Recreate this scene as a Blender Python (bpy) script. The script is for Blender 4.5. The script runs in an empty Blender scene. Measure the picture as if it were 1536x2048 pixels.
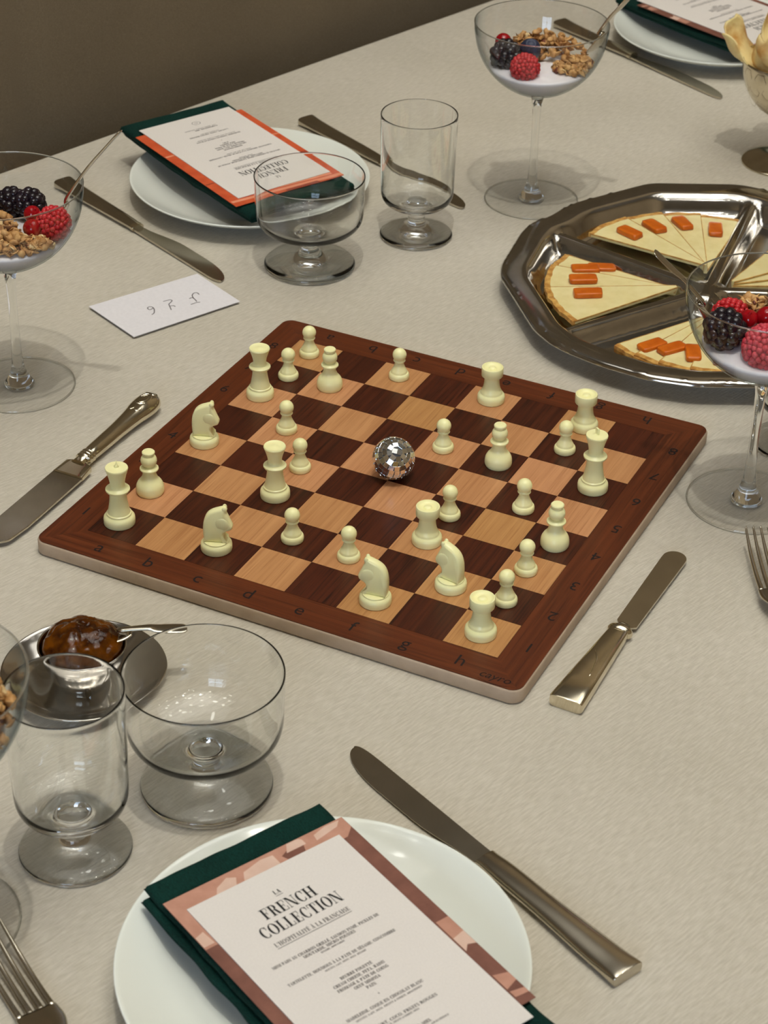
import bpy, bmesh, math, random
from mathutils import Vector, Matrix, noise
random.seed(7)
PI = math.pi
SC = bpy.context.scene
COL = SC.collection

# ------------------------------------------------------------------ camera
cam_d = bpy.data.cameras.new('camera')
cam = bpy.data.objects.new('camera', cam_d)
COL.objects.link(cam)
CAM_R = ((0.8956, 0.4444, 0.0191), (0.2596, -0.4872, -0.8338), (-0.3613, 0.7517, -0.5517))
CAM_P = Vector((0.5956, -1.2443, 0.8956))
m = Matrix((( CAM_R[0][0], -CAM_R[1][0], -CAM_R[2][0]),
            ( CAM_R[0][1], -CAM_R[1][1], -CAM_R[2][1]),
            ( CAM_R[0][2], -CAM_R[1][2], -CAM_R[2][2])))
cam.matrix_world = Matrix.Translation(CAM_P) @ m.to_4x4()
cam_d.sensor_fit = 'HORIZONTAL'
cam_d.sensor_width = 36.0
cam_d.lens = 4191.58 / 1536 * 36.0
cam_d.clip_start = 0.05
cam_d.dof.use_dof = True
cam_d.dof.focus_distance = 1.60
cam_d.dof.aperture_fstop = 24.0
SC.camera = cam

# ------------------------------------------------------------------ world, exposure
w = bpy.data.worlds.new('world'); SC.world = w; w.use_nodes = True
w.node_tree.nodes['Background'].inputs[0].default_value = (0.50, 0.45, 0.40, 1)
w.node_tree.nodes['Background'].inputs[1].default_value = 0.10
SC.view_settings.view_transform = 'Standard'
SC.view_settings.look = 'None'
SC.view_settings.exposure = -0.03
SC.view_settings.gamma = 1.0
SC.view_settings.use_curve_mapping = False
SC.cycles.max_bounces = 12; SC.cycles.diffuse_bounces = 3; SC.cycles.glossy_bounces = 5; SC.cycles.transmission_bounces = 12; SC.cycles.transparent_max_bounces = 16

# ------------------------------------------------------------------ ceiling lamps and window light
def lamp(x, y, z, watts, radius=0.03, color=(1.0, 0.985, 0.91), caustic=True):
    d = bpy.data.lights.new('ceiling_lamp', 'POINT')
    d.energy = watts; d.shadow_soft_size = radius; d.color = color
    o = bpy.data.objects.new('ceiling_lamp', d); COL.objects.link(o)
    o.location = (x, y, z)
    d.cycles.is_caustics_light = caustic
    return o
CEIL = 3.7
lamp(0.27, -0.48, CEIL, 112)
lamp(1.15, -0.10, CEIL, 26)
for lx, ly in ((-0.55, -1.20), (0.90, 1.30), (-0.75, 0.75), (0.1, 2.1), (1.9, -1.3)):
    lamp(lx, ly, CEIL, 6)
# broad soft fill light added above the table, not a real ceiling panel
pd = bpy.data.lights.new('ambient_fill', 'AREA'); pd.shape = 'RECTANGLE'; pd.size = 3.4; pd.size_y = 2.4; pd.energy = 36; pd.color = (1.0, 0.985, 0.92)
po = bpy.data.objects.new('ambient_fill', pd); COL.objects.link(po); po.location = (0.0, 0.85, 3.85); po.rotation_euler = (0, 0, 1.25)

# rows of small downlights, the chains of glints on glass and steel
for ix in range(3):
    for iy in range(5):
        dd = bpy.data.lights.new('downlight', 'AREA'); dd.shape = 'DISK'; dd.size = 0.16; dd.energy = 0.95; dd.color = (1.0, 0.985, 0.92)
        do = bpy.data.objects.new('downlight', dd); COL.objects.link(do)
        do.location = (-1.0 + 1.1 * ix + 0.15 * iy, -1.1 + 0.62 * iy, 3.4)
# ------------------------------------------------------------------ material helpers
def newmat(name):
    mt = bpy.data.materials.new(name); mt.use_nodes = True
    nt = mt.node_tree
    return mt, nt, nt.nodes['Principled BSDF']
def rgb(r, g, b):          # sRGB 0-255 to linear
    f = lambda c: (c / 255 / 12.92) if c <= 10 else ((c / 255 + 0.055) / 1.055) ** 2.4
    return (f(r), f(g), f(b), 1)
def noise_color(nt, p, c1, c2, scale=20, detail=4, stretch=(1, 1, 1), coord='Object', lo=0.35, hi=0.65, rot=(0, 0, 0), socket='Base Color', rnd=0.0):
    tc = nt.nodes.new('ShaderNodeTexCoord'); mp = nt.nodes.new('ShaderNodeMapping')
    mp.inputs['Scale'].default_value = stretch; mp.inputs['Rotation'].default_value = rot
    nt.links.new(tc.outputs[coord], mp.inputs[0])
    vec = mp.outputs[0]
    if rnd:
        oi = nt.nodes.new('ShaderNodeObjectInfo'); mm = nt.nodes.new('ShaderNodeMath'); mm.operation = 'MULTIPLY'; mm.inputs[1].default_value = rnd
        nt.links.new(oi.outputs['Random'], mm.inputs[0])
        va = nt.nodes.new('ShaderNodeVectorMath'); va.operation = 'ADD'
        nt.links.new(vec, va.inputs[0]); nt.links.new(mm.outputs[0], va.inputs[1]); vec = va.outputs[0]
    nz = nt.nodes.new('ShaderNodeTexNoise'); nz.inputs['Scale'].default_value = scale; nz.inputs['Detail'].default_value = detail
    nt.links.new(vec, nz.inputs['Vector'])
    cr = nt.nodes.new('ShaderNodeValToRGB')
    cr.color_ramp.elements[0].position = lo; cr.color_ramp.elements[0].color = c1
    cr.color_ramp.elements[1].position = hi; cr.color_ramp.elements[1].color = c2
    nt.links.new(nz.outputs['Fac'], cr.inputs[0])
    nt.links.new(cr.outputs[0], p.inputs[socket])
    return nz, cr, vec
def bump(nt, p, height, strength=0.2, dist=0.001):
    b = nt.nodes.new('ShaderNodeBump'); b.inputs['Strength'].default_value = strength; b.inputs['Distance'].default_value = dist
    nt.links.new(height, b.inputs['Height']); nt.links.new(b.outputs[0], p.inputs['Normal'])
    return b
def simple(name, c1, c2=None, rough=0.5, metal=0.0, scale=30, bumpv=0.0, dist=0.001, sss=0.0, sssr=(1, .8, .5), sss_scale=0.004, coat=0.0, ior=1.45, stretch=(1, 1, 1), coord='Object', rnd=0.0, lo=.35, hi=.65):
    mt, nt, p = newmat(name)
    nz, cr, vec = noise_color(nt, p, c1, c2 or c1, scale=scale, stretch=stretch, coord=coord, rnd=rnd, lo=lo, hi=hi)
    p.inputs['Roughness'].default_value = rough; p.inputs['Metallic'].default_value = metal; p.inputs['IOR'].default_value = ior
    if sss:
        p.inputs['Subsurface Weight'].default_value = sss; p.inputs['Subsurface Radius'].default_value = sssr; p.inputs['Subsurface Scale'].default_value = sss_scale
    if coat: p.inputs['Coat Weight'].default_value = coat
    if bumpv: bump(nt, p, nz.outputs['Fac'], bumpv, dist)
    return mt

EDGE_ANG = math.atan2(0.689, 0.225)          # direction of the table's long edge
def cloth_mat(name, c1, c2, rib=700, cross=260, strength=0.35, dist=0.0006, rot=0.0, rough=0.9, mott=6, sheen=0.08):
    mt, nt, p = newmat(name)
    tc = nt.nodes.new('ShaderNodeTexCoord')
    mp = nt.nodes.new('ShaderNodeMapping'); mp.inputs['Rotation'].default_value = (0, 0, -rot)
    nt.links.new(tc.outputs['Object'], mp.inputs[0])
    def nz(sx, sy, det):
        m2 = nt.nodes.new('ShaderNodeMapping'); m2.inputs['Scale'].default_value = (sx, sy, max(sx, sy))
        nt.links.new(mp.outputs[0], m2.inputs[0])
        n = nt.nodes.new('ShaderNodeTexNoise'); n.inputs['Scale'].default_value = 1.0; n.inputs['Detail'].default_value = det
        nt.links.new(m2.outputs[0], n.inputs['Vector']); return n
    a = nz(cross * 0.45, rib, 3); b = nz(rib, cross * 0.5, 2); c = nz(mott, mott, 4)
    add = nt.nodes.new('ShaderNodeMath'); add.operation = 'MULTIPLY_ADD'; add.inputs[1].default_value = 0.45
    nt.links.new(b.outputs['Fac'], add.inputs[0]); nt.links.new(a.outputs['Fac'], add.inputs[2])
    bump(nt, p, add.outputs[0], strength, dist)
    mix = nt.nodes.new('ShaderNodeMath'); mix.operation = 'MULTIPLY_ADD'; mix.inputs[1].default_value = 0.5
    nt.links.new(c.outputs['Fac'], mix.inputs[0]); nt.links.new(a.outputs['Fac'], mix.inputs[2])
    cr = nt.nodes.new('ShaderNodeValToRGB'); cr.color_ramp.elements[0].position = 0.55; cr.color_ramp.elements[0].color = c1
    cr.color_ramp.elements[1].position = 0.95; cr.color_ramp.elements[1].color = c2
    nt.links.new(mix.outputs[0], cr.inputs[0]); nt.links.new(cr.outputs[0], p.inputs['Base Color'])
    p.inputs['Roughness'].default_value = rough; p.inputs['Specular IOR Level'].default_value = 0.2
    p.inputs['Sheen Weight'].default_value = sheen
    return mt

M = {}
M['cloth'] = cloth_mat('white_linen', rgb(187, 179, 162), rgb(207, 199, 184), rot=EDGE_ANG, rib=680, cross=220, strength=0.8, dist=0.0008)
M['curtain'] = cloth_mat('brown_fabric', rgb(107, 94, 73), rgb(126, 111, 88), rib=900, cross=900, strength=0.3, mott=5)
M['napkin'] = cloth_mat('green_cotton', rgb(0, 32, 26), rgb(8, 54, 46), rib=1500, cross=1100, strength=0.8, dist=0.0010, mott=30, sheen=0.0)
M['floor'] = simple('floor_stone', rgb(92, 80, 70), rgb(108, 96, 84), rough=0.5, scale=3)
M['wall'] = simple('wall_plaster', rgb(152, 134, 106), rgb(162, 144, 116), rough=0.8, scale=4)
M['ceiling'] = simple('ceiling_paint', rgb(178, 176, 170), rgb(184, 182, 176), rough=0.9, scale=4)
M['ivory'] = simple('ivory_plastic', rgb(255, 248, 184), rgb(255, 251, 192), rough=0.30, scale=60, bumpv=0.05, sss=0.08, sssr=(1, .85, .5), sss_scale=0.002)
M['porcelain'] = simple('white_porcelain', rgb(236, 239, 230), rgb(239, 242, 233), rough=0.12, scale=5, coat=0.3)
M['steel'] = simple('brushed_steel', rgb(190, 182, 166), rgb(202, 194, 178), rough=0.17, metal=1.0, scale=40)
M['silver'] = simple('polished_silver', rgb(214, 204, 180), rgb(226, 216, 194), rough=0.12, metal=1.0, scale=70, bumpv=0.05, dist=0.0006)
M['tray_steel'] = simple('tray_steel', rgb(184, 180, 174), rgb(194, 190, 184), rough=0.12, metal=1.0, scale=60, bumpv=0.03, dist=0.0005)
M['dark_steel'] = simple('dark_steel', rgb(120, 112, 104), rgb(140, 130, 120), rough=0.25, metal=1.0, scale=60)
M['mirror'] = simple('mirror_tile', rgb(232, 236, 238), rgb(242, 244, 246), rough=0.13, metal=1.0, scale=60)
M['ball_core'] = simple('ball_grout', rgb(70, 70, 72), rgb(90, 90, 92), rough=0.5, scale=60)
M['paper'] = simple('white_card', rgb(224, 217, 210), rgb(229, 222, 215), rough=0.85, scale=900, bumpv=0.15, dist=0.0002)
M['note'] = simple('white_note', rgb(226, 222, 224), rgb(230, 226, 228), rough=0.8, scale=300)
M['ink'] = simple('black_ink', rgb(24, 22, 22), rgb(30, 28, 28), rough=0.8)
M['grey_ink'] = simple('grey_ink', rgb(84, 78, 76), rgb(92, 86, 84), rough=0.8)
M['pencil'] = simple('pencil_line', rgb(110, 104, 104), rgb(122, 116, 116), rough=0.8)
M['copper_a'] = simple('print_copper_dark', rgb(112, 68, 54), rgb(132, 84, 68), rough=0.6, scale=60)
M['copper_b'] = simple('print_copper_mid', rgb(184, 132, 110), rgb(198, 146, 124), rough=0.6, scale=80)
M['copper_c'] = simple('print_copper_pale', rgb(214, 178, 158), rgb(222, 190, 172), rough=0.6, scale=80)
M['orange_a'] = simple('print_orange', rgb(196, 76, 34), rgb(212, 92, 48), rough=0.6, scale=80)
M['orange_b'] = simple('print_orange_pale', rgb(226, 140, 104), rgb(232, 150, 116), rough=0.6, scale=80)
M['orange_c'] = simple('print_orange_dark', rgb(140, 50, 26), rgb(160, 60, 32), rough=0.6, scale=80)
M['cheese'] = simple('pale_cheese', rgb(228, 212, 150), rgb(236, 222, 166), rough=0.42, scale=90, sss=0.2, sssr=(1, .8, .4), sss_scale=0.003)
M['rind'] = simple('cheese_rind', rgb(176, 120, 48), rgb(222, 176, 96), rough=0.55, scale=160, bumpv=0.3, sss=0.1)
M['curl'] = simple('browned_cheese', rgb(196, 136, 52), rgb(236, 212, 148), rough=0.45, scale=34, sss=0.2, sssr=(1, .8, .4), sss_scale=0.003, lo=.3, hi=.5)
M['quince'] = simple('quince_paste', rgb(192, 88, 8), rgb(208, 106, 18), rough=0.3, scale=120, bumpv=0.3, dist=0.0006, sss=0.12, sssr=(1, .3, .08), sss_scale=0.003)
M['yogurt'] = simple('yogurt', rgb(234, 230, 234), rgb(240, 236, 238), rough=0.35, scale=60, bumpv=0.15, dist=0.002, sss=0.2, sssr=(1, .9, .8), sss_scale=0.003)
M['raspberry'] = simple('raspberry_red', rgb(176, 24, 34), rgb(206, 48, 54), rough=0.38, scale=200, sss=0.3, sssr=(1, .2, .15), sss_scale=0.003)
M['raspberry_pale'] = simple('raspberry_bloom', rgb(184, 40, 56), rgb(212, 78, 90), rough=0.5, scale=200, sss=0.3, sssr=(1, .2, .15), sss_scale=0.003)
M['currant'] = simple('redcurrant', rgb(140, 4, 16), rgb(168, 10, 22), rough=0.08, scale=100, sss=0.4, sssr=(1, .1, .08), sss_scale=0.004)
M['blackberry'] = simple('blackberry', rgb(20, 14, 20), rgb(38, 26, 34), rough=0.22, scale=200)
M['blueberry'] = simple('blueberry', rgb(26, 32, 52), rgb(52, 58, 84), rough=0.5, scale=120)
M['granola'] = simple('granola', rgb(150, 96, 42), rgb(226, 180, 116), rough=0.6, scale=110, bumpv=0.4, rnd=3, lo=.3, hi=.7)
M['nut'] = simple('pale_nut', rgb(222, 192, 136), rgb(234, 206, 156), rough=0.5, scale=80)
M['seed'] = simple('dark_seed', rgb(96, 44, 28), rgb(120, 60, 40), rough=0.5, scale=80)
M['window_frame'] = simple('window_frame', rgb(60, 56, 52), rgb(66, 62, 58), rough=0.5)

# jam: dark amber, translucent and wet
mt, nt, p = newmat('amber_jam')
nz, cr, vec = noise_color(nt, p, rgb(44, 14, 0), rgb(100, 52, 0), scale=90, detail=5)
p.inputs['Roughness'].default_value = 0.06; p.inputs['Subsurface Weight'].default_value = 0.15
p.inputs['Subsurface Radius'].default_value = (1, .4, .08); p.inputs['Subsurface Scale'].default_value = 0.006
p.inputs['Specular IOR Level'].default_value = 0.35
bump(nt, p, nz.outputs['Fac'], 0.5, 0.003); M['jam'] = mt

# wood: grain runs along the object's y axis
def wood(name, dark, light, pores, sx=260, sy=6, rough=0.36, rnd=5.0, amount=0.55, axis='y', tone=None):
    mt, nt, p = newmat(name)
    st = (sx, sy, sx) if axis == 'y' else (sy, sx, sx)
    nz, cr, vec = noise_color(nt, p, dark, light, scale=1.0, detail=5, stretch=st, lo=0.32, hi=0.68, rnd=rnd)
    n2 = nt.nodes.new('ShaderNodeTexNoise'); n2.inputs['Scale'].default_value = 3.2; n2.inputs['Detail'].default_value = 3
    nt.links.new(vec, n2.inputs['Vector'])
    r2 = nt.nodes.new('ShaderNodeValToRGB'); r2.color_ramp.elements[0].position = 0.34; r2.color_ramp.elements[0].color = (amount,) * 3 + (1,)
    r2.color_ramp.elements[1].position = 0.46; r2.color_ramp.elements[1].color = (0, 0, 0, 1)
    nt.links.new(n2.outputs['Fac'], r2.inputs[0])
    mx = nt.nodes.new('ShaderNodeMix'); mx.data_type = 'RGBA'
    nt.links.new(r2.outputs[0], mx.inputs['Factor']); nt.links.new(cr.outputs[0], mx.inputs[6]); mx.inputs[7].default_value = pores
    if tone:
        oi = nt.nodes.new('ShaderNodeObjectInfo'); tr_ = nt.nodes.new('ShaderNodeValToRGB')
        tr_.color_ramp.elements[0].color = (.94, .95, .92, 1); tr_.color_ramp.elements[1].color = tone
        nt.links.new(oi.outputs['Random'], tr_.inputs[0])
        ml = nt.nodes.new('ShaderNodeMix'); ml.data_type = 'RGBA'; ml.blend_type = 'MULTIPLY'; ml.inputs['Factor'].default_value = 1
        nt.links.new(mx.outputs[2], ml.inputs[6]); nt.links.new(tr_.outputs[0], ml.inputs[7]); mx = ml
    nt.links.new(mx.outputs[2], p.inputs['Base Color'])
    p.inputs['Roughness'].default_value = rough; p.inputs['Specular IOR Level'].default_value = 0.32
    bump(nt, p, n2.outputs['Fac'], 0.05, 0.0004)
    return mt
M['light_wood'] = wood('maple_square', rgb(180, 128, 78), rgb(198, 146, 92), rgb(158, 104, 58), amount=0.5, tone=(1.08, 1.03, 1.30, 1))
M['dark_wood'] = wood('walnut_square', rgb(54, 20, 7), rgb(82, 36, 15), rgb(30, 10, 3), amount=0.8, tone=(1.12, 1.06, 1.1, 1))
M['border_x'] = wood('mahogany_border_x', rgb(84, 37, 14), rgb(104, 50, 22), rgb(58, 24, 9), rnd=0, axis='x')
M['border_y'] = wood('mahogany_border_y', rgb(80, 35, 13), rgb(101, 48, 21), rgb(56, 23, 8), rnd=0, axis='y')
M['mdf'] = simple('board_edge', rgb(176, 154, 130), rgb(188, 166, 142), rough=0.6, scale=60)

# clear glass: solid refracting glass
def glass_mat(name, tint=(0.985, 0.995, 0.99, 1), ior=1.46):
    mt, nt, p = newmat(name)
    p.inputs['Base Color'].default_value = tint
    p.inputs['Roughness'].default_value = 0.0; p.inputs['IOR'].default_value = ior
    p.inputs['Transmission Weight'].default_value = 1.0
    return mt
M['glass'] = glass_mat('clear_glass')

# ------------------------------------------------------------------ mesh helpers
def finish(name, bm, mat, parent=None, loc=(0, 0, 0), rot=(0, 0, 0), smooth=True, angle=None):
    me = bpy.data.meshes.new(name)
    bmesh.ops.recalc_face_normals(bm, faces=bm.faces[:])
    bm.to_mesh(me); bm.free()
    for m_ in (mat if isinstance(mat, (list, tuple)) else [mat]): me.materials.append(m_)
    if smooth:
        for f in me.polygons: f.use_smooth = True
        if angle is not None:
            me.set_sharp_from_angle(angle=math.radians(angle))
    o = bpy.data.objects.new(name, me); COL.objects.link(o)
    o.location = loc; o.rotation_euler = rot
    if parent: o.parent = parent
    return o
def tag(o, label=None, cat=None, group=None, kind=None):
    if label: o['label'] = label
    if cat: o['category'] = cat
    if group: o['group'] = group
    if kind: o['kind'] = kind
    return o
def thing(name, label, cat, loc=(0, 0, 0), rz=0.0, group=None, rot=None):
    o = bpy.data.objects.new(name, None); COL.objects.link(o)
    o.empty_display_size = 0.02
    o.location = loc; o.rotation_euler = rot if rot else (0, 0, rz)
    return tag(o, label, cat, group)
def copy_tree(root):
    r = root.copy(); COL.objects.link(r)
    for ch in list(root.children):
        c = ch.copy(); COL.objects.link(c); c.parent = r
        for g in list(ch.children):
            d = g.copy(); COL.objects.link(d); d.parent = c
    return r
def lathe(bm, prof, n=48, mm=1.0, closed=False):
    rings = []
    for r, z in prof:
        if r <= 1e-9: rings.append([bm.verts.new((0, 0, z * mm))])
        else: rings.append([bm.verts.new((r * mm * math.cos(2 * PI * k / n), r * mm * math.sin(2 * PI * k / n), z * mm)) for k in range(n)])
    pairs = list(zip(rings, rings[1:]))
    if closed: pairs.append((rings[-1], rings[0]))
    for a, b in pairs:
        if len(a) == 1 and len(b) == 1: continue
        for k in range(n):
            k2 = (k + 1) % n
            if len(a) == 1: bm.faces.new((a[0], b[k], b[k2]))
            elif len(b) == 1: bm.faces.new((a[k], a[k2], b[0]))
            else: bm.faces.new((a[k], a[k2], b[k2], b[k]))
    if not closed:
        if len(rings[0]) > 1: bm.faces.new(list(reversed(rings[0])))
        if len(rings[-1]) > 1: bm.faces.new(rings[-1])
def catmull(pts, sub=4):
    out = []
    P = [pts[0]] + list(pts) + [pts[-1]]
    for i in range(1, len(P) - 2):
        for s in range(sub):
            t = s / sub
            q = []
            for d in range(len(pts[0])):
                a, b, c, e = P[i - 1][d], P[i][d], P[i + 1][d], P[i + 2][d]
                q.append(0.5 * (2 * b + (c - a) * t + (2 * a - 5 * b + 4 * c - e) * t * t + (-a + 3 * b - 3 * c + e) * t ** 3))
            out.append(tuple(q))
    out.append(tuple(pts[-1]))
    return out
def loft(bm, secs, n=16, caps=True):
    """secs: (x, y_centre, z_centre, half_width, half_height, exponent) along x"""
    rings = []
    for x, yc, zc, hw, hh, e in secs:
        ring = []
        for k in range(n):
            a = 2 * PI * k / n
            c, s = math.cos(a), math.sin(a)
            ring.append(bm.verts.new((x, yc + hw * math.copysign(abs(c) ** (2 / e), c), zc + hh * math.copysign(abs(s) ** (2 / e), s))))
        rings.append(ring)
    for a, b in zip(rings, rings[1:]):
        for k in range(n):
            k2 = (k + 1) % n
            bm.faces.new((a[k], a[k2], b[k2], b[k]))
    if caps:
        bm.faces.new(list(reversed(rings[0]))); bm.faces.new(rings[-1])
def prism(bm, pts, z0, z1, inset=0.0):
    """extruded outline (pts are x,y, counter-clockwise); a small inset rounds the top edge"""
    n = len(pts)
    lo = [bm.verts.new((x, y, z0)) for x, y in pts]
    rings = [lo]
    if inset:
        cx = sum(q[0] for q in pts) / n; cy = sum(q[1] for q in pts) / n
        rings.append([bm.verts.new((x, y, z1 - inset)) for x, y in pts])
        top = []
        for x, y in pts:
            d = math.hypot(x - cx, y - cy) or 1
            k = max(0.0, 1 - inset / d); top.append(bm.verts.new((cx + (x - cx) * k, cy + (y - cy) * k, z1)))
        rings.append(top)
    else: rings.append([bm.verts.new((x, y, z1)) for x, y in pts])
    for a, b in zip(rings, rings[1:]):
        for k in range(n): bm.faces.new((a[k], a[(k + 1) % n], b[(k + 1) % n], b[k]))
    bm.faces.new(list(reversed(rings[0]))); bm.faces.new(rings[-1])
def box(bm, x0, y0, z0, x1, y1, z1):
    prism(bm, [(x0, y0), (x1, y0), (x1, y1), (x0, y1)], z0, z1)
def rot2(x, y, a): return (x * math.cos(a) - y * math.sin(a), x * math.sin(a) + y * math.cos(a))

# ------------------------------------------------------------------ the setting
FLOOR = -0.74
TANG = EDGE_ANG
tv = Vector((math.cos(TANG), math.sin(TANG), 0)); nv = Vector((math.sin(TANG), -math.cos(TANG), 0))   # along the edge, into the table
EP = Vector((-0.6118, 0.3497, 0))                                                                     # a point on the far table edge
def struct(name, bm, mat, **k):
    o = finish(name, bm, mat, smooth=False, **k); o['kind'] = 'structure'; return o
RM = 3.4
bm = bmesh.new(); box(bm, -RM, -RM, FLOOR - 0.1, RM, RM, FLOOR); struct('floor', bm, M['floor'])
bm = bmesh.new(); box(bm, -RM, -RM, 4.0, RM, RM, 4.1); struct('ceiling', bm, M['ceiling'])
bm = bmesh.new(); box(bm, -RM - .1, -RM, FLOOR, -RM, RM, 4.0); struct('wall_west', bm, M['wall'])
bm = bmesh.new(); box(bm, RM, -RM, FLOOR, RM + .1, RM, 4.0); struct('wall_east', bm, M['wall'])
bm = bmesh.new(); box(bm, -RM, RM, FLOOR, RM, RM + .1, 4.0); struct('wall_north', bm, M['wall'])
# south wall with a daylight window in it, behind the camera
WX0, WX1, WZ0, WZ1 = 0.2, 1.5, 0.35, 1.9
bm = bmesh.new()
box(bm, -RM, -RM - .1, FLOOR, WX0, -RM, 4.0); box(bm, WX1, -RM - .1, FLOOR, RM, -RM, 4.0)
box(bm, WX0, -RM - .1, FLOOR, WX1, -RM, WZ0); box(bm, WX0, -RM - .1, WZ1, WX1, -RM, 4.0)
struct('wall_south', bm, M['wall'])
bm = bmesh.new()
for x in (WX0, (WX0 + WX1) / 2 - .02, WX1 - .04): box(bm, x, -RM - .08, WZ0, x + .04, -RM - .02, WZ1)
for z in (WZ0, WZ1 - .04): box(bm, WX0, -RM - .08, z, WX1, -RM - .02, z + .04)
struct('window_1', bm, M['window_frame'])
mt, nt, p = newmat('daylight_sky')
nt.nodes.remove(p); em = nt.nodes.new('ShaderNodeEmission'); em.inputs[0].default_value = (0.60, 0.76, 1.0, 1); em.inputs[1].default_value = 8.0
nt.links.new(em.outputs[0], nt.nodes['Material Output'].inputs[0])
bm = bmesh.new(); box(bm, WX0 - .3, -RM - .55, WZ0 - .3, WX1 + .3, -RM - .5, WZ1 + .3); struct('sky', bm, mt)

# tablecloth: top, rounded edge and skirt down to the floor in soft folds
bm = bmesh.new()
TL_, TW_ = 2.7, 1.35
def tc_pt(s, d, z): return EP + tv * s + nv * d + Vector((0, 0, z))
nx, ny = 60, 30
grid = [[bm.verts.new(tc_pt(-0.95 + TL_ * i / nx, TW_ * j / ny, 0)) for j in range(ny + 1)] for i in range(nx + 1)]
for i in range(nx):
    for j in range(ny): bm.faces.new((grid[i][j], grid[i][j + 1], grid[i + 1][j + 1], grid[i + 1][j]))
loop = [grid[i][0] for i in range(nx + 1)] + [grid[nx][j] for j in range(1, ny + 1)] + [grid[i][ny] for i in range(nx - 1, -1, -1)] + [grid[0][j] for j in range(ny - 1, 0, -1)]
cen = tc_pt(-0.95 + TL_ / 2, TW_ / 2, 0)
def outn(k):
    if k <= nx: return -nv
    if k <= nx + ny: return tv
    if k <= 2 * nx + ny: return nv
    return -tv
prev = loop; steps = [(0.0015, -0.002), (0.003, -0.007), (0.003, -0.10), (0.004, -0.4), (0.005, FLOOR + 0.005)]
for si, (off, z) in enumerate(steps):
    ring = []
    for k, v in enumerate(loop):
        wv = (0.007 * math.sin(k * 1.3) + 0.005 * math.sin(k * 0.47 + 1)) * max(0, si - 1) / 3
        q = v.co + outn(k) * (off + wv); ring.append(bm.verts.new((q.x, q.y, z)))
    for k in range(len(loop)):
        k2 = (k + 1) % len(loop); bm.faces.new((prev[k], prev[k2], ring[k2], ring[k]))
    prev = ring
tc_o = finish('tablecloth', bm, M['cloth'], smooth=True, angle=50)
tag(tc_o, 'long off-white ribbed linen tablecloth covering the whole table', 'tablecloth')

# brown curtain just beyond the far table edge
bm = bmesh.new()
nu, nz_ = 150, 60
def curt(u, z):
    s = -1.6 + 3.6 * u
    off = 0.05 + 0.006 * noise.noise(Vector((s * 3, z * 2.2, 0))) + 0.004 * noise.noise(Vector((s * 9, z * 4, 3)))
    off += 0.010 * math.exp(-((s - 0.085) / 0.010) ** 2)
    return EP + tv * s - nv * off + Vector((0, 0, z))
g1 = [[bm.verts.new(curt(i / nu, FLOOR + (1.9) * j / nz_)) for j in range(nz_ + 1)] for i in range(nu + 1)]
g2 = [[bm.verts.new(curt(i / nu, FLOOR + (1.9) * j / nz_) - nv * 0.004) for j in range(nz_ + 1)] for i in range(nu + 1)]
for g in (g1, g2):
    for i in range(nu):
        for j in range(nz_): bm.faces.new((g[i][j], g[i + 1][j], g[i + 1][j + 1], g[i][j + 1]))
for i in range(nu):
    bm.faces.new((g1[i][0], g2[i][0], g2[i + 1][0], g1[i + 1][0])); bm.faces.new((g1[i][nz_], g1[i + 1][nz_], g2[i + 1][nz_], g2[i][nz_]))
tag(finish('curtain', bm, M['curtain']), 'dark brown fabric curtain hanging behind the far edge of the table', 'curtain')

# ------------------------------------------------------------------ chessboard
SQ = 0.042; BT = 0.3 * SQ; HB = 4.705 * SQ; GB = 4 * SQ
board = thing('chessboard', 'wooden chessboard with light and dark wood squares and lettered reddish-brown border', 'chessboard', (0, 0, 0))
def rounded_rect(h, r, n=8):
    pts = []
    for cx, cy, a0 in ((h - r, h - r, 0), (-h + r, h - r, PI / 2), (-h + r, -h + r, PI), (h - r, -h + r, 1.5 * PI)):
        for k in range(n + 1):
            a = a0 + PI / 2 * k / n; pts.append((cx + r * math.cos(a), cy + r * math.sin(a)))
    return pts
bm = bmesh.new()
rings = []
for h, r, z in ((HB - .0016, .0084, 0), (HB - .0004, .0094, .0012), (HB, .01, .003), (HB, .01, BT - .002), (HB - .0005, .0095, BT - .0012), (HB - .0012, .0088, BT - .0007)):
    rings.append([bm.verts.new((x, y, z)) for x, y in rounded_rect(h, r)])
for a, b in zip(rings, rings[1:]):
    for k in range(len(a)): bm.faces.new((a[k], a[(k + 1) % len(a)], b[(k + 1) % len(a)], b[k]))
bm.faces.new(list(reversed(rings[0]))); bm.faces.new(rings[-1])
tag(finish('board_body', bm, M['mdf'], board, angle=60), 'beige rounded board edge')
def border(name, rotz, mat):
    h = HB - .0011; r = 0.0089
    arc = lambda cx, cy, a0, a1: [(cx + r * math.cos(a0 + (a1 - a0) * k / 5), cy + r * math.sin(a0 + (a1 - a0) * k / 5)) for k in range(6)]
    pts = arc(-h + r, -h + r, 1.25 * PI, 1.5 * PI) + arc(h - r, -h + r, 1.5 * PI, 1.75 * PI) + [(GB + .0001, -GB - .0001), (-GB - .0001, -GB - .0001)]
    pts = [rot2(x, y, rotz) for x, y in pts]
    bm = bmesh.new(); prism(bm, pts, BT - .0008, BT)
    return finish(name, bm, mat, board, smooth=False)
border('border_strip', 0, M['border_x']); border('border_strip', PI / 2, M['border_y']); border('border_strip', PI, M['border_x']); border('border_strip', 1.5 * PI, M['border_y'])
bm = bmesh.new(); h = SQ / 2 - .00008; box(bm, -h, -h, -.0008, h, h, 0); sq_l = finish('light_square', bm, M['light_wood'], smooth=False)
bm = bmesh.new(); box(bm, -h, -h, -.0008, h, h, 0); sq_d = finish('dark_square', bm, M['dark_wood'], smooth=False)
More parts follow.
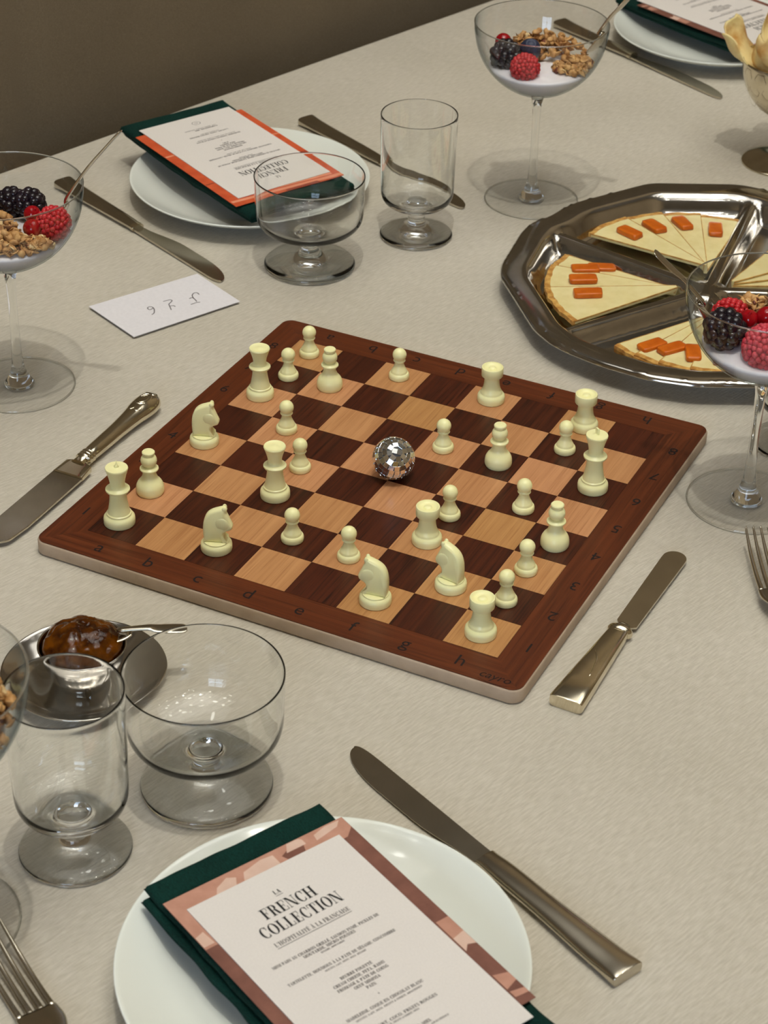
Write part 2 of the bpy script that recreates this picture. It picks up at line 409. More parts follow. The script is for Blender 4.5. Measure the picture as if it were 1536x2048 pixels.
for i in range(8):
    for j in range(8):
        src = sq_d if (i + j) % 2 == 0 else sq_l
        o = src if (i, j) in ((0, 0), (1, 0)) else src.copy()
        if o is not src: COL.objects.link(o)
        o.parent = board; o.location = ((i - 3.5) * SQ, (j - 3.5) * SQ, BT)
def text_mesh(s, size, mat, name, parent, loc, rz, thick=0.0, shear=0.0):
    cu = bpy.data.curves.new('text', 'FONT'); cu.body = s; cu.size = size; cu.align_x = 'CENTER'; cu.align_y = 'CENTER'; cu.shear = shear
    cu.resolution_u = 3
    to = bpy.data.objects.new('text', cu); COL.objects.link(to)
    dg = bpy.context.evaluated_depsgraph_get(); dg.update()
    me = bpy.data.meshes.new_from_object(to.evaluated_get(dg))
    bpy.data.objects.remove(to)
    me.materials.clear(); me.materials.append(mat)
    o = bpy.data.objects.new(name, me); COL.objects.link(o)
    o.parent = parent; o.location = loc; o.rotation_euler = (0, 0, rz)
    return o
M['brand'] = simple('burnt_mark', rgb(16, 5, 2), rgb(22, 8, 4), rough=0.8)
for k in range(8):
    q = (k - 3.5) * SQ; e = 4.36 * SQ; z = BT + .00012
    text_mesh('abcdefgh'[k], 0.0165, M['brand'], 'file_letter', board, (q, -e, z), 0)
    text_mesh('abcdefgh'[k], 0.0165, M['brand'], 'file_letter', board, (q, e, z), PI)
    text_mesh('12345678'[k], 0.0150, M['brand'], 'rank_number', board, (-e, q, z), 0)
    text_mesh('12345678'[k], 0.0150, M['brand'], 'rank_number', board, (e, q, z), PI)
text_mesh('cayro', 0.0105, M['brand'], 'maker_mark', board, (4.18 * SQ, -4.50 * SQ, BT + .00012), 0, shear=0.2)
bm = bmesh.new()
for k in range(10):
    x0, x1 = -.011 + .0024 * k, -.011 + .0024 * (k + 1)
    f = lambda x: -.0016 - .0022 * math.sin((x + .011) / .024 * PI) if True else 0
    wd = lambda x: .0005 * math.sin((x + .0125) / .027 * PI)
    v = [bm.verts.new((x0, f(x0), 0)), bm.verts.new((x1, f(x1), 0)), bm.verts.new((x1, f(x1) + wd(x1), 0)), bm.verts.new((x0, f(x0) + wd(x0), 0))]
    bm.faces.new(v)
finish('maker_swash', bm, M['brand'], board, (4.18 * SQ, -4.59 * SQ, BT + .00012), smooth=False)

# ------------------------------------------------------------------ chess pieces
def turned(prof, sub=4, n=40):
    bm = bmesh.new(); lathe(bm, prof, n=n, mm=0.001); return bm
def ball_prof(cz, r, a0, a1, n=9):
    return [(r * math.cos(math.radians(a0 + (a1 - a0) * k / n)), cz + r * math.sin(math.radians(a0 + (a1 - a0) * k / n))) for k in range(n + 1)]
def base(r, h):
    s = r / 8.7
    return [(0, 0), (r - .7, 0), (r - .2, .4), (r, 1.2), (r, h * .55), (r - .25, h * .75), (r - .9 * s, h * .93), (r - 1.7 * s, h), (r - 1.9 * s, h + .5)]
pawn_prof = base(8.7, 5.6) + catmull([(6.7, 7.2), (5.6, 9.2), (4.4, 12), (3.75, 14.6), (3.7, 15.7)], 3) + [(4.9, 16.3), (5.15, 16.8), (4.7, 17.3)] + ball_prof(22.0, 5.9, -42, 89, 10) + [(0, 27.9)]
rook_prof = base(11.5, 7.6) + catmull([(8.9, 9.2), (7.5, 12), (6.6, 16), (6.2, 21.2), (6.6, 23)], 3) + [(8.6, 24), (9.0, 24.6), (9.1, 31.2), (8.8, 32), (8.1, 32.1), (7.2, 31.0), (5.6, 30.2), (3.5, 30.3), (3.0, 31.2), (1.8, 31.9), (0, 32)]
king_prof = base(12.0, 8.0) + [(9.5, 9.6)] + catmull([(8.6, 10.2), (7.4, 16), (6.6, 22), (6.1, 28.2)], 3) + [(8.6, 29.0), (9.2, 29.8), (9.2, 30.8), (8.4, 31.6), (6.2, 32.4), (5.6, 33.4)] + catmull([(5.5, 34.2), (5.9, 38), (7.0, 43), (8.4, 47.4), (8.7, 48.6)], 3) + [(8.4, 49.4), (7.4, 49.3), (4.5, 49.2), (2.4, 49.8), (0, 50.6)]
queen_prof = base(11.6, 8.0) + [(9.2, 9.6)] + catmull([(8.3, 10.2), (7.1, 16), (6.3, 21), (5.8, 26.2)], 3) + [(8.4, 27.0), (8.9, 27.7), (8.9, 28.6), (8.0, 29.4), (5.9, 30.2), (5.4, 31.2)] + catmull([(5.3, 32), (5.7, 35.6), (6.9, 40), (8.3, 44), (8.6, 45.0)], 3) + [(8.2, 45.8), (6.8, 45.2), (4.2, 44.9), (2.0, 45.6), (0, 46.2)]
bishop_prof = [(0, 0), (10.0, 0), (10.7, 1.2), (10.9, 2.6)] + catmull([(10.9, 3.6), (10.5, 7), (9.0, 10.2), (6.9, 12.8), (5.5, 16), (5.0, 20)], 3) + [(6.8, 20.8), (7.3, 21.5), (7.2, 22.3), (6.2, 23), (5.0, 23.8)] + ball_prof(29.0, 6.3, -50, 42, 8) + [(4.2, 33.4), (4.1, 34.4), (4.9, 35.1), (5.0, 36.4), (4.4, 37.1), (2.4, 37.3), (0, 37.5)]
def knight_bm():
    bm = bmesh.new()
    lathe(bm, base(11.8, 7.6) + [(9.6, 8.4), (8.0, 8.9), (0, 9.0)], n=40, mm=0.001)
    out = catmull([(-8.6, 8.2), (-9.2, 14), (-9.3, 20), (-8.4, 26.5), (-6.0, 31.5), (-2.2, 34.6), (1.6, 36.2), (5.0, 37.4), (7.6, 37.2), (8.6, 35.4), (8.0, 33.4), (9.4, 30.0), (11.0, 26), (12.6, 22.4), (12.2, 20.0), (10.6, 18.6), (8.0, 17.6), (6.4, 15.6), (6.6, 12.6), (7.6, 10.2), (8.6, 8.2)], 2)
    n = len(out)
    def inset(d):
        r = []
        for k in range(n):
            (x0, z0), (x1, z1) = out[k - 1], out[(k + 1) % n]
            tx, tz = x1 - x0, z1 - z0; L = math.hypot(tx, tz) or 1
            r.append((out[k][0] + tz / L * d, out[k][1] - tx / L * d))
        return r
    def width(x, z):     # half thickness of the horse: thick neck, slimmer muzzle, mane ridge
        wd = 5.4 - 0.07 * max(0, z - 10)
        if x > 4: wd -= 0.12 * (x - 4)
        return wd
    layers = []
    for sgn, ins, f in ((-1, 1.9, 1.0), (-1, .7, .86), (-1, 0, .5), (1, 0, .5), (1, .7, .86), (1, 1.9, 1.0)):
        layers.append([bm.verts.new((x * .001, sgn * f * width(x, z) * .001, max(z, 8.0) * .001)) for x, z in inset(ins)])
    for a, b in zip(layers, layers[1:]):
        for k in range(n): bm.faces.new((a[k], a[(k + 1) % n], b[(k + 1) % n], b[k]))
    for L in (layers[0], layers[-1]):
        f = bm.faces.new(L)
    bmesh.ops.triangulate(bm, faces=[f for f in bm.faces if len(f.verts) > 6])
    for sgn in (-1, 1):    # jaw bulge and ear on each side
        for (cx, cz, rx, rz, ry, yc) in ((4.6, 24.0, 5.6, 5.8, 1.1, 3.7), (6.6, 36.3, 1.7, 2.4, 1.0, 2.4)):
            r = bmesh.ops.create_uvsphere(bm, u_segments=12, v_segments=8, radius=1)
            for v in r['verts']: v.co = Vector(((cx + v.co.x * rx) * .001, (sgn * yc + v.co.y * ry) * .001, (cz + v.co.z * rz) * .001))
    return bm
protos = {}
def piece_proto(kind):
    bms = dict(pawn=lambda: turned(pawn_prof), rook=lambda: turned(rook_prof), king=lambda: turned(king_prof), queen=lambda: turned(queen_prof), bishop=lambda: turned(bishop_prof), knight=knight_bm)
    bm = bms[kind]()
    if kind == 'bishop':      # the slit across the mitre top
        pass
    return finish(kind, bm, M['ivory'], smooth=True, angle=40)
PIECES = [('pawn','a8',-.1482,.1478),('pawn','a7',-.1455,.1053),('bishop','b7',-.107,.107),('pawn','c8',-.0631,.1494),('queen','a6',-.1513,.0671),('pawn','b5',-.1053,.0286),('knight','a4',-.1544,-.0187),('bishop','a2',-.1543,-.101),('king','a1',-.1523,-.148),('knight','c1',-.0704,-.1438),('queen','c3',-.0665,-.0609),('pawn','c4',-.0681,-.0175),('pawn','d2',-.0264,-.1071),('rook','e8',.0211,.1513),('pawn','e2',.0218,-.1089),('rook','g8',.106,.147),('pawn','e6',.0186,.0625),('bishop','f6',.0669,.0624),('pawn','g7',.1058,.1062),('king','h6',.1463,.0645),('pawn','f4',.064,-.0235),('rook','f3',.0635,-.0622),('pawn','g5',.1102,.0116),('bishop','h4',.15,-.0216),('pawn','h3',.1444,-.0632),('knight','g2',.104,-.1071),('knight','f1',.0637,-.1486),('pawn','h2',.1466,-.1054),('rook','h1',.1464,-.1486)]
KROT = {'a4': 18, 'c1': 20, 'g2': 172, 'f1': 190}
DESC = dict(pawn='small ivory pawn with round head', rook='ivory rook with dished flat top', queen='tall ivory queen with flared flat crown', bishop='ivory bishop with knob on its mitre', knight='ivory knight', king='tall ivory king with a thin finial')
for kind, sqn, x, y in PIECES:
    if kind in ('king', 'queen'): nm = kind
    if kind not in protos:
        protos[kind] = o = piece_proto(kind)
    else:
        o = protos[kind].copy(); COL.objects.link(o)
    o.name = 'chess_' + kind
    o.location = (x, y, BT)
    o.rotation_euler = (0, 0, math.radians(KROT.get(sqn, random.uniform(0, 360))))
    shade = 'dark' if ('abcdefgh'.index(sqn[0]) + int(sqn[1]) - 1) % 2 == 0 else 'light'
    d = DESC[kind]
    if kind == 'knight': d += ' facing the a-file edge' if sqn in ('g2', 'f1') else ' facing the h-file edge'
    tag(o, f'{d}, standing on {shade} square {sqn} of the chessboard', 'chess piece', 'ivory pieces on the chessboard')
    if kind == 'king':
        bm = bmesh.new()
        if sqn == 'h6':
            prism(bm, [(-.0016, -.0007), (.0016, -.0007), (.0016, .0007), (-.0016, .0007)], .049, .0515)
            prism(bm, [(-.0021, -.0007), (.0014, -.0007), (.0019, .0007), (-.0017, .0007)], .0515, .0552)
            finish('finial', bm, M['ivory'], o, smooth=False)
        else:
            loft_pts = [(0.0004, .0018), (.0003, .0012)]
            lathe(bm, [(0, 49.5), (2.2, 49.6), (1.2, 51), (.45, 53), (.3, 55.2), (0, 55.4)], n=10, mm=.001)
            finish('finial', bm, M['ivory'], o)

# ------------------------------------------------------------------ mirror ball
BR = 0.0168
mball = thing('mirror_ball', 'tiny mirror ball of square silver tiles resting at the centre of the chessboard', 'mirror ball', (0.0015, 0.0068, BT + BR + 0.0004), rot=(math.radians(38), math.radians(14), 0.4))
mball.rotation_mode = 'XYZ'
bm = bmesh.new(); bmesh.ops.create_uvsphere(bm, u_segments=32, v_segments=20, radius=BR - 0.0010); finish('ball_core', bm, M['ball_core'], mball)
TS = 0.0045
bm = bmesh.new(); t = TS / 2 - .00022; prism(bm, [(-t, -t), (t, -t), (t, t), (-t, t)], -.0008, .0003, 0.0001); tile0 = finish('mirror_tile', bm, M['mirror'], None, smooth=False)
first = True; rows = 13
for r in range(rows):
    lat = -PI / 2 + PI * (r + .5) / rows
    cnt = max(1, int(2 * PI * (BR) * math.cos(lat) / TS))
    for k in range(cnt):
        lon = 2 * PI * (k + .5 * (r % 2)) / cnt
        o = tile0 if first else tile0.copy()
        if not first: COL.objects.link(o)
        first = False
        o.parent = mball
        nrm = Vector((math.cos(lat) * math.cos(lon), math.cos(lat) * math.sin(lon), math.sin(lat)))
        o.location = nrm * (BR - .0004)
        zax = (nrm + Vector((random.gauss(0, .022), random.gauss(0, .022), random.gauss(0, .022)))).normalized()
        xax = Vector((-math.sin(lon), math.cos(lon), 0)); xax = (xax - zax * xax.dot(zax)).normalized(); yax = zax.cross(xax)
        o.rotation_euler = Matrix((xax, yax, zax)).transposed().to_euler()

# ------------------------------------------------------------------ plates
def make_plate():
    bm = bmesh.new()
    prof = [(0, 3), (66, 3), (69, .4), (71, 0), (74, .4), (77, 4), (95, 9), (112, 16), (117.6, 19.6), (119.2, 20.8), (119.4, 21.6), (118.6, 22.0), (116.4, 21.2), (110, 17.8), (95, 11.4), (80, 8.0), (70, 6.8), (40, 6.2), (0, 6.0)]
    lathe(bm, catmull(prof, 2), n=96, mm=.001)
    return finish('dinner_plate', bm, M['porcelain'])
plate0 = make_plate(); plate0.location = (0.1975, -0.4825, 0)
tag(plate0, 'white porcelain plate with copper-bordered menu, beside the big steel knife', 'plate', 'white plates under the napkins')
pl1 = plate0.copy(); COL.objects.link(pl1); pl1.location = (-0.3655, 0.4295, 0)
tag(pl1, 'white porcelain plate with orange-bordered menu by the brown curtain', 'plate', 'white plates under the napkins')
pl2 = plate0.copy(); COL.objects.link(pl2); pl2.location = (-0.092, 1.054, 0)
tag(pl2, 'white porcelain plate cut by the upper frame edge beyond the cheese goblet', 'plate', 'white plates under the napkins')

# napkins: folded slabs lying across the plates, in card coordinates (right, down) from the card's top left corner
def slab(L, W, thick, seed, rd=0.006, nx=70, ny=36, wob=0.0012, sag=0.003, droop=0.0, edgewob=0.0012):
    bm = bmesh.new()
    top, bot = [], []
    for i in range(nx + 1):
        a, b = [], []
        for j in range(ny + 1):
            u, v = i / nx, j / ny
            # concentrate samples at the borders
            uu = 0.5 - 0.5 * math.cos(PI * u); vv = 0.5 - 0.5 * math.cos(PI * v)
            uu = 0.35 * u + 0.65 * uu; vv = 0.35 * v + 0.65 * vv
            x, y = uu * L, vv * W
            d = min(x, L - x, y, W - y)
            hh = thick / 2 * (math.sqrt(max(0, 1 - (1 - min(1, d / rd)) ** 2)))
            ex = edgewob * noise.noise(Vector((x * 45, y * 45, seed)))
            ey = edgewob * noise.noise(Vector((x * 45, y * 45, seed + 9)))
            zc = thick / 2 - sag * (1 - ((x / L - .5) * 2) ** 2) - droop * max(0, abs(x / L - .5) * 2 - .86) ** 1.5
            zc += wob * noise.noise(Vector((x * 22, y * 22, seed + 4)))
            a.append(bm.verts.new((x + ex, -(y + ey), zc + hh)))
            b.append(a[-1] if d < 1e-9 else bm.verts.new((x + ex, -(y + ey), zc - hh)))
        top.append(a); bot.append(b)
    for i in range(nx):
        for j in range(ny):
            bm.faces.new((top[i][j], top[i][j + 1], top[i + 1][j + 1], top[i + 1][j]))
            q = [bot[i][j], bot[i + 1][j], bot[i + 1][j + 1], bot[i][j + 1]]
            bm.faces.new(q)
    return bm
def card_axes(ang): return Vector((math.cos(ang), math.sin(ang), 0)), Vector((math.sin(ang), -math.cos(ang), 0))
# local frame of a place setting: x = down the card, -y = ... so that (x,y) = (down, right)
def setting(origin, ang, z):
    """matrix with local X = card 'down', local -Y ... card 'right' is local Y"""
    return origin, ang - PI / 2
CARD_A = math.radians(63.45)
def local_to_world(origin, ang, r, d):
    rt, dn = card_axes(ang)
    return Vector((origin[0], origin[1], 0)) + rt * r + dn * d
def make_napkin(origin, ang, z, label, seed, x0=-.0085, x1=.1185, y0=-.034, length=.236, under_shift=(.003, .004), tilt=0.0):
    o = local_to_world(origin, ang, x1, y0)
    # local X axis = down, local -Y axis = left ... slab spans x in 0..L, y in -W..0 ; rotate so X -> down
    rt, dn = card_axes(ang)
    rz = math.atan2(dn.y, dn.x)
    t = thing('napkin', label, 'napkin', (o.x, o.y, z), rz, 'green napkins on the plates', rot=(0, -tilt, rz))
    W = x1 - x0
    finish('folded_layer', slab(length, W, .0075, seed, rd=.0045), M['napkin'], t, (0, 0, .0055))
    finish('folded_layer', slab(length - .004, W, .0065, seed + 20, rd=.004, wob=.0008), M['napkin'], t, (under_shift[0], -under_shift[1], 0))
    return t

# ------------------------------------------------------------------ menu lettering: a small high-contrast serif alphabet
TK, TN, SF = 0.19, 0.05, 0.10
def ring_pts(cx, cy, rx, ry, k, t, a0, a1, n=14):
    out = []
    for i in range(n):
        for (p_, q_) in ((i, i + 1),):
            A = math.radians(a0 + (a1 - a0) * p_ / n); B = math.radians(a0 + (a1 - a0) * q_ / n)
            out.append([(cx + rx * math.cos(A), cy + ry * math.sin(A)), (cx + rx * math.cos(B), cy + ry * math.sin(B)),
                        (cx + (rx - k) * math.cos(B), cy + (ry - t) * math.sin(B)), (cx + (rx - k) * math.cos(A), cy + (ry - t) * math.sin(A))])
    return out
def R_(x0, y0, x1, y1): return [[(x0, y0), (x1, y0), (x1, y1), (x0, y1)]]
def stem(x, k=TK, y0=0, y1=1, s=SF, top=True, bot=True):
    o = R_(x, y0, x + k, y1)
    if bot: o += R_(x - s, y0, x + k + s, y0 + TN)
    if top: o += R_(x - s, y1 - TN, x + k + s, y1)
    return o
def diag(xa, xb, k, y0=0, y1=1): return [[(xa, y0), (xa + k, y0), (xb + k, y1), (xb, y1)]]
def glyphs():
    g = {}
    g['A'] = (.80, diag(.10, .36, TN) + diag(.50, .30, TK) + R_(.17, .30, .58, .30 + TN) + R_(0, 0, .25, TN) + R_(.42, 0, .80, TN))
    g['B'] = (.74, stem(.10) + R_(.1, .5, .42, .5 + TN) + R_(.1, .95, .42, 1) + R_(.1, 0, .42, TN) + ring_pts(.40, .75, .27, .25, TK * .9, TN, -90, 90) + ring_pts(.40, .26, .31, .26, TK, TN, -90, 90))
    g['C'] = (.76, ring_pts(.44, .5, .40, .52, TK, TN, 48, 312, 20) + R_(.64, .66, .70, .98) + R_(.64, .04, .69, .30))
    g['D'] = (.84, stem(.10) + R_(.1, .95, .44, 1) + R_(.1, 0, .44, TN) + ring_pts(.40, .5, .40, .5, TK, TN, -90, 90))
    g['E'] = (.70, stem(.10) + R_(.1, .95, .64, 1) + R_(.1, 0, .66, TN) + R_(.1, .49, .50, .49 + TN) + R_(.59, .70, .64, 1) + R_(.61, 0, .66, .32) + R_(.46, .36, .50, .67))
    g['F'] = (.66, stem(.10) + R_(.1, .95, .62, 1) + R_(.1, .49, .48, .49 + TN) + R_(.57, .70, .62, 1) + R_(.44, .36, .48, .67))
    g['G'] = (.82, ring_pts(.44, .5, .40, .52, TK, TN, 48, 312, 20) + R_(.64, .66, .70, .98) + R_(.58, .02, .76, .42) + R_(.48, .40, .82, .45))
    g['H'] = (.92, stem(.10) + stem(.62) + R_(.2, .49, .7, .49 + TN))
    g['I'] = (.40, stem(.10))
    g['J'] = (.56, stem(.24, bot=False, y0=.2) + ring_pts(.22, .22, .21, .24, TK, TN, 180, 360))
    g['K'] = (.84, stem(.10) + diag(.2, .60, TN, .35, 1) + diag(.56, .32, TK, 0, .60) + R_(.50, .95, .80, 1) + R_(.48, 0, .84, TN))
    g['L'] = (.68, stem(.10) + R_(.1, 0, .64, TN) + R_(.59, 0, .64, .34))
    g['M'] = (1.04, stem(.10, TN) + stem(.74) + diag(.42, .12, TK * .9) + diag(.42, .76, TN))
    g['N'] = (.88, stem(.10, TN, bot=True) + stem(.72, TN) + diag(.60, .10, TK))
    g['O'] = (.84, ring_pts(.42, .5, .40, .52, TK, TN, 0, 360, 28))
    g['P'] = (.72, stem(.10) + R_(.1, .95, .40, 1) + R_(.1, .44, .40, .44 + TN) + ring_pts(.38, .72, .31, .28, TK, TN, -90, 90))
    g['Q'] = (.84, ring_pts(.42, .5, .40, .52, TK, TN, 0, 360, 28) + diag(.60, .40, .14, -.2, .12))
    g['R'] = (.82, stem(.10) + R_(.1, .95, .40, 1) + R_(.1, .47, .40, .47 + TN) + ring_pts(.38, .74, .30, .26, TK, TN, -90, 90) + diag(.56, .40, TK, 0, .5) + R_(.56, 0, .82, TN))
    g['S'] = (.62, ring_pts(.31, .74, .26, .27, TK * .9, TN, 40, 250, 14) + ring_pts(.31, .26, .27, .27, TK * .9, TN, -140, 70, 14) + R_(.52, .70, .56, .98) + R_(.05, .02, .09, .30) + diag(.36, .10, TK * .9, .36, .64))
    g['T'] = (.76, stem(.29, top=False) + R_(.04, .95, .73, 1) + R_(.04, .68, .09, 1) + R_(.68, .68, .73, 1))
    g['U'] = (.84, stem(.10, y0=.3, bot=False) + stem(.68, TN, y0=.3, bot=False) + ring_pts(.415, .32, .315, .34, TK * .8, TN, 180, 360))
    g['V'] = (.80, diag(.34, .06, TK) + diag(.38, .64, TN) + R_(0, .95, .36, 1) + R_(.54, .95, .80, 1))
    g['W'] = (1.1, diag(.30, .06, TK) + diag(.34, .52, TN) + diag(.70, .46, TK) + diag(.74, .96, TN))
    g['X'] = (.80, diag(.54, .06, TK) + diag(.06, .64, TN))
    g['Y'] = (.78, stem(.30, top=False, y1=.45) + diag(.30, .04, TK, .42, 1) + diag(.42, .66, TN, .42, 1))
    g['Z'] = (.70, R_(.06, .95, .64, 1) + R_(.06, 0, .66, TN) + diag(.06, .42, TK))
    g['.'] = (.26, R_(.06, 0, .18, .13)); g[','] = (.26, R_(.06, 0, .18, .13) + diag(.04, .12, .06, -.16, 0))
    g["'"] = (.24, R_(.06, .70, .17, 1)); g['-'] = (.40, R_(.05, .36, .35, .46)); g[' '] = (.34, [])
    g['&'] = (.84, ring_pts(.34, .76, .2, .24, .1, TN, 0, 360) + ring_pts(.34, .26, .32, .28, TK, TN, 60, 360) + diag(.62, .2, TK * .8, 0, .62))
    g['*'] = (.5, R_(.22, .35, .3, .85) + diag(.08, .36, .08, .45, .75) + diag(.36, .08, .08, .45, .75))
    return g
GL = glyphs()
ACC = {'É': ('E', 'a'), 'È': ('E', 'g'), 'À': ('A', 'g'), 'Â': ('A', 'c'), 'Ç': ('C', 'd'), 'Ê': ('E', 'c')}
def accent(kind, w):
    c = w / 2
    return {'a': diag(c - .06, c + .06, .12, 1.06, 1.26), 'g': diag(c, c - .14, .12, 1.06, 1.26), 'c': diag(c - .2, c - .02, .08, 1.06, 1.26) + diag(c + .1, c - .05, .08, 1.06, 1.26), 'd': diag(c - .02, c + .04, .1, -.22, 0)}[kind]
def measure(s, sp): return sum((GL[ACC[ch][0]] if ch in ACC else GL[ch])[0] + sp for ch in s) - sp
def write(bm, s, xc, yb, size, width=None, sp=.06, slant=0.0, bold=0.0):
    """centred line: baseline yb millimetres down the card, cap height size; width squeezes it"""
    total = measure(s, sp); sx = (width / total) if width else size
    x = xc - total * sx / 2
    for ch in s:
        base_, ac = ACC.get(ch, (ch, None)); wd, prims = GL[base_]
        if ac: prims = prims + accent(ac, wd)
        for q in prims:
            pts = [(x + (px + slant * py) * sx, -yb + py * size) for px, py in q]
            if bold:
                cx = sum(a for a, b in pts) / 4; cy = sum(b for a, b in pts) / 4
                pts = [(a + math.copysign(bold, a - cx), b + math.copysign(bold, b - cy)) for a, b in pts]
            try: bm.faces.new([bm.verts.new((a * .001, b * .001, 0)) for a, b in pts])
            except ValueError: pass
        x += (wd + sp) * sx
LINES = [('MINI PAIN AU CHARBON GRILLÉ, SAUMON FUMÉ, PICKLES DE', 50.2, 68.6, 2.05, 73.6, 0), ('MOUTARDE, MICRO-POUSSES', 50.4, 71.6, 2.05, 35.8, 0), ('SÉSAME, MOUTARDE', 50.6, 73.8, 1.15, 16.4, .25),
         ('TARTELETTE, HOUMOUS À LA PÂTE DE SÉSAME, CONCOMBRE', 50.2, 84.2, 2.05, 74.2, 0), ('GLUTEN, LAIT, OEUF, SOJA, SÉSAME', 50.2, 86.7, 1.15, 28.2, .25),
         ('BEURRE FOUETTÉ', 50.5, 96.8, 2.05, 21.8, 0), ('CREAM CHEESE, FETA, RADIS', 50.0, 100.3, 2.05, 34.9, 0), ('FROMAGE & PÂTE DE COING', 50.0, 103.9, 2.05, 34.6, 0), ('OEUF MIMOSA', 50.4, 107.3, 2.05, 17.7, 0), ('PAIN', 50.6, 110.6, 2.05, 6.2, 0), ('*', 50.5, 118.2, 2.4, 1.2, 0),
         ('MADELEINE, COQUE EN CHOCOLAT BLANC', 50.0, 124.3, 2.05, 52.2, 0), ('GLUTEN, LAIT, SOJA, FRUITS A COQUE, ARACHIDES', 50.4, 126.9, 1.15, 45, .25),
         ('YAOURT, COCO, FRUITS ROUGES', 53.0, 137.0, 2.05, 46, 0), ('LAIT, FRUITS A COQUE, SOJA', 50.4, 139.2, 1.15, 22, .25),
         ('PAMPLEMOUSSE, MIEL', 48.5, 149.6, 2.05, 27, 0), ('LAIT, FRUITS A COQUE, ARACHIDES', 53.4, 152.0, 1.15, 37, .25)]
def menu_text_meshes():
    bm = bmesh.new()
    write(bm, 'LA', 50.2, 20.0, 3.3, 4.7)
    write(bm, 'FRENCH', 50.5, 34.2, 8.9, 36.6, sp=.05)
    write(bm, 'COLLECTION', 50.6, 46.6, 8.9, 55.6, sp=.05)
    for q in ((47.8, 21.2, 52.6, 21.5), (24.6, 56.6, 76.2, 56.95)):
        bm.faces.new([bm.verts.new((a * .001, -b * .001, 0)) for a, b in ((q[0], q[1]), (q[2], q[1]), (q[2], q[3]), (q[0], q[3]))])
    bm2 = bmesh.new()
    write(bm2, "L'HOSPITALITÉ À LA FRANÇAISE", 50.4, 55.4, 3.2, 51.6, bold=.02)
    for s, xc, yb, sz, wd, sl in LINES: write(bm2, s, xc, yb, sz, wd, slant=sl, bold=.035)
    # lozenge emblem at the foot of the card
    def poly_ring(cx, cy, r0, r1, n, sx=1.0):
        for k in range(n):
            A, B = 2 * PI * k / n, 2 * PI * (k + 1) / n
            bm2.faces.new([bm2.verts.new(((cx + sx * r * math.cos(a)) * .001, -(cy + r * math.sin(a)) * .001, 0)) for a, r in ((A, r1), (B, r1), (B, r0), (A, r0))])
    poly_ring(50.5, 164, 3.7, 4.1, 6, 1.25); poly_ring(50.5, 164, 1.2, 1.6, 4, 1.2)
    return bm, bm2
def make_menu(origin, ang, z, label, cols, seed, patches, tilt=0.0):
    rt, dn = card_axes(ang)
    t = thing('menu_card', label, 'menu', (origin[0], origin[1], z), ang, 'menus on the napkins', rot=(-tilt, 0, ang))
    # local: x = right, y = up (so down = -y)
    bm = bmesh.new(); prism(bm, [(-.0085, -.1695), (.1192, -.1695), (.1192, .0125), (-.0085, .0125)], 0, .0004)
    pc = finish('picture_card', bm, cols[0], t, smooth=False)
    for pi_, (ci, pts) in enumerate(patches):
        b_ = bmesh.new(); b_.faces.new([b_.verts.new((x * .001, y * .001, 0)) for x, y in pts])
        finish('printed_patch', b_, cols[ci], pc, (0, 0, .00045 + .00001 * pi_), smooth=False)
    bm = bmesh.new(); prism(bm, [(0, -.1802), (.1084, -.1802), (.1084, 0), (0, 0)], .0006, .0011)
    cd = finish('text_card', bm, M['paper'], t, smooth=False); cd['label'] = 'white printed text card'
    return t, cd
PATCH_COPPER = [(1, [(-8.4, 12.4), (119, 12.4), (119, 2), (112, -4), (-8.4, -4)]), (1, [(-8.4, -4), (0, -4), (0, -33), (-8.4, -33)]),
    (0, [(70, 5), (86, 12.4), (86, 5), (84, 0), (72, 0)]), 
    (2, [(74, 5.5), (88, 5.5), (88, 10), (86, 12.0), (78, 12)]), (2, [(40, 0), (66, 0), (66, 9), (58, 10), (44, 7)]), (2, [(20, -1), (34, -1), (38, 6), (33, 9), (24, 5)]), (2, [(95, 4), (112, 7), (116, 11), (106, 11.5), (96, 9)]),
    (2, [(-8.2, -22), (-2, -20), (-1, -31), (-8.2, -31)]), (2, [(110, -108), (119, -106), (119, -118), (114, -116), (110, -120)]), (1, [(110, -92), (119, -92), (119, -106), (110, -108)]), (1, [(110, -143), (119, -146), (119, -153), (110, -156)]), (1, [(110, -158), (119, -160), (119, -164), (110, -163)])]
PATCH_ORANGE = [(1, [(-8.4, 11), (118, 5), (118, 1), (-8.4, 6)]), (1, [(0, 4), (60, 1), (60, -1), (0, -1)]), (2, [(20, 12.4), (60, 12.4), (60, 9), (22, 8)]), (1, [(-8.4, -100), (0, -101), (0, -103), (-8.4, -102)]), (2, [(109, -40), (119, -40), (119, -42), (109, -42)]), (1, [(109, -112), (119, -112), (119, -115), (109, -115)]), (2, [(-8.4, -50), (0, -52), (0, -54), (-8.4, -53)])]
NEAR_O = (0.1176, -0.4997)
menus = []
FAR_A = CARD_A + PI
FAR_O = (-0.2811, 0.4409)
TR_A = CARD_A + PI + math.radians(3.15)
TR_O = (0.0, 0.0)
menus.append(make_menu(NEAR_O, CARD_A, .0363, 'menu with copper-brown picture border on the plate beside the big steel knife', [M['copper_a'], M['copper_b'], M['copper_c']], 1, PATCH_COPPER))
make_napkin(NEAR_O, CARD_A, .0224, 'folded dark green napkin under the copper-bordered menu', 3, length=.240)
menus.append(make_menu(FAR_O, FAR_A, .0377, 'menu with orange picture border on the plate by the curtain', [M['orange_a'], M['orange_b'], M['orange_c']], 2, PATCH_ORANGE, tilt=math.radians(1.8)))
make_napkin(FAR_O, FAR_A, .0224, 'folded dark green napkin under the orange-bordered menu', 40, x0=-.010, x1=.116, y0=-.03, tilt=math.radians(1.8))
TR_O = (0.018, 1.078)
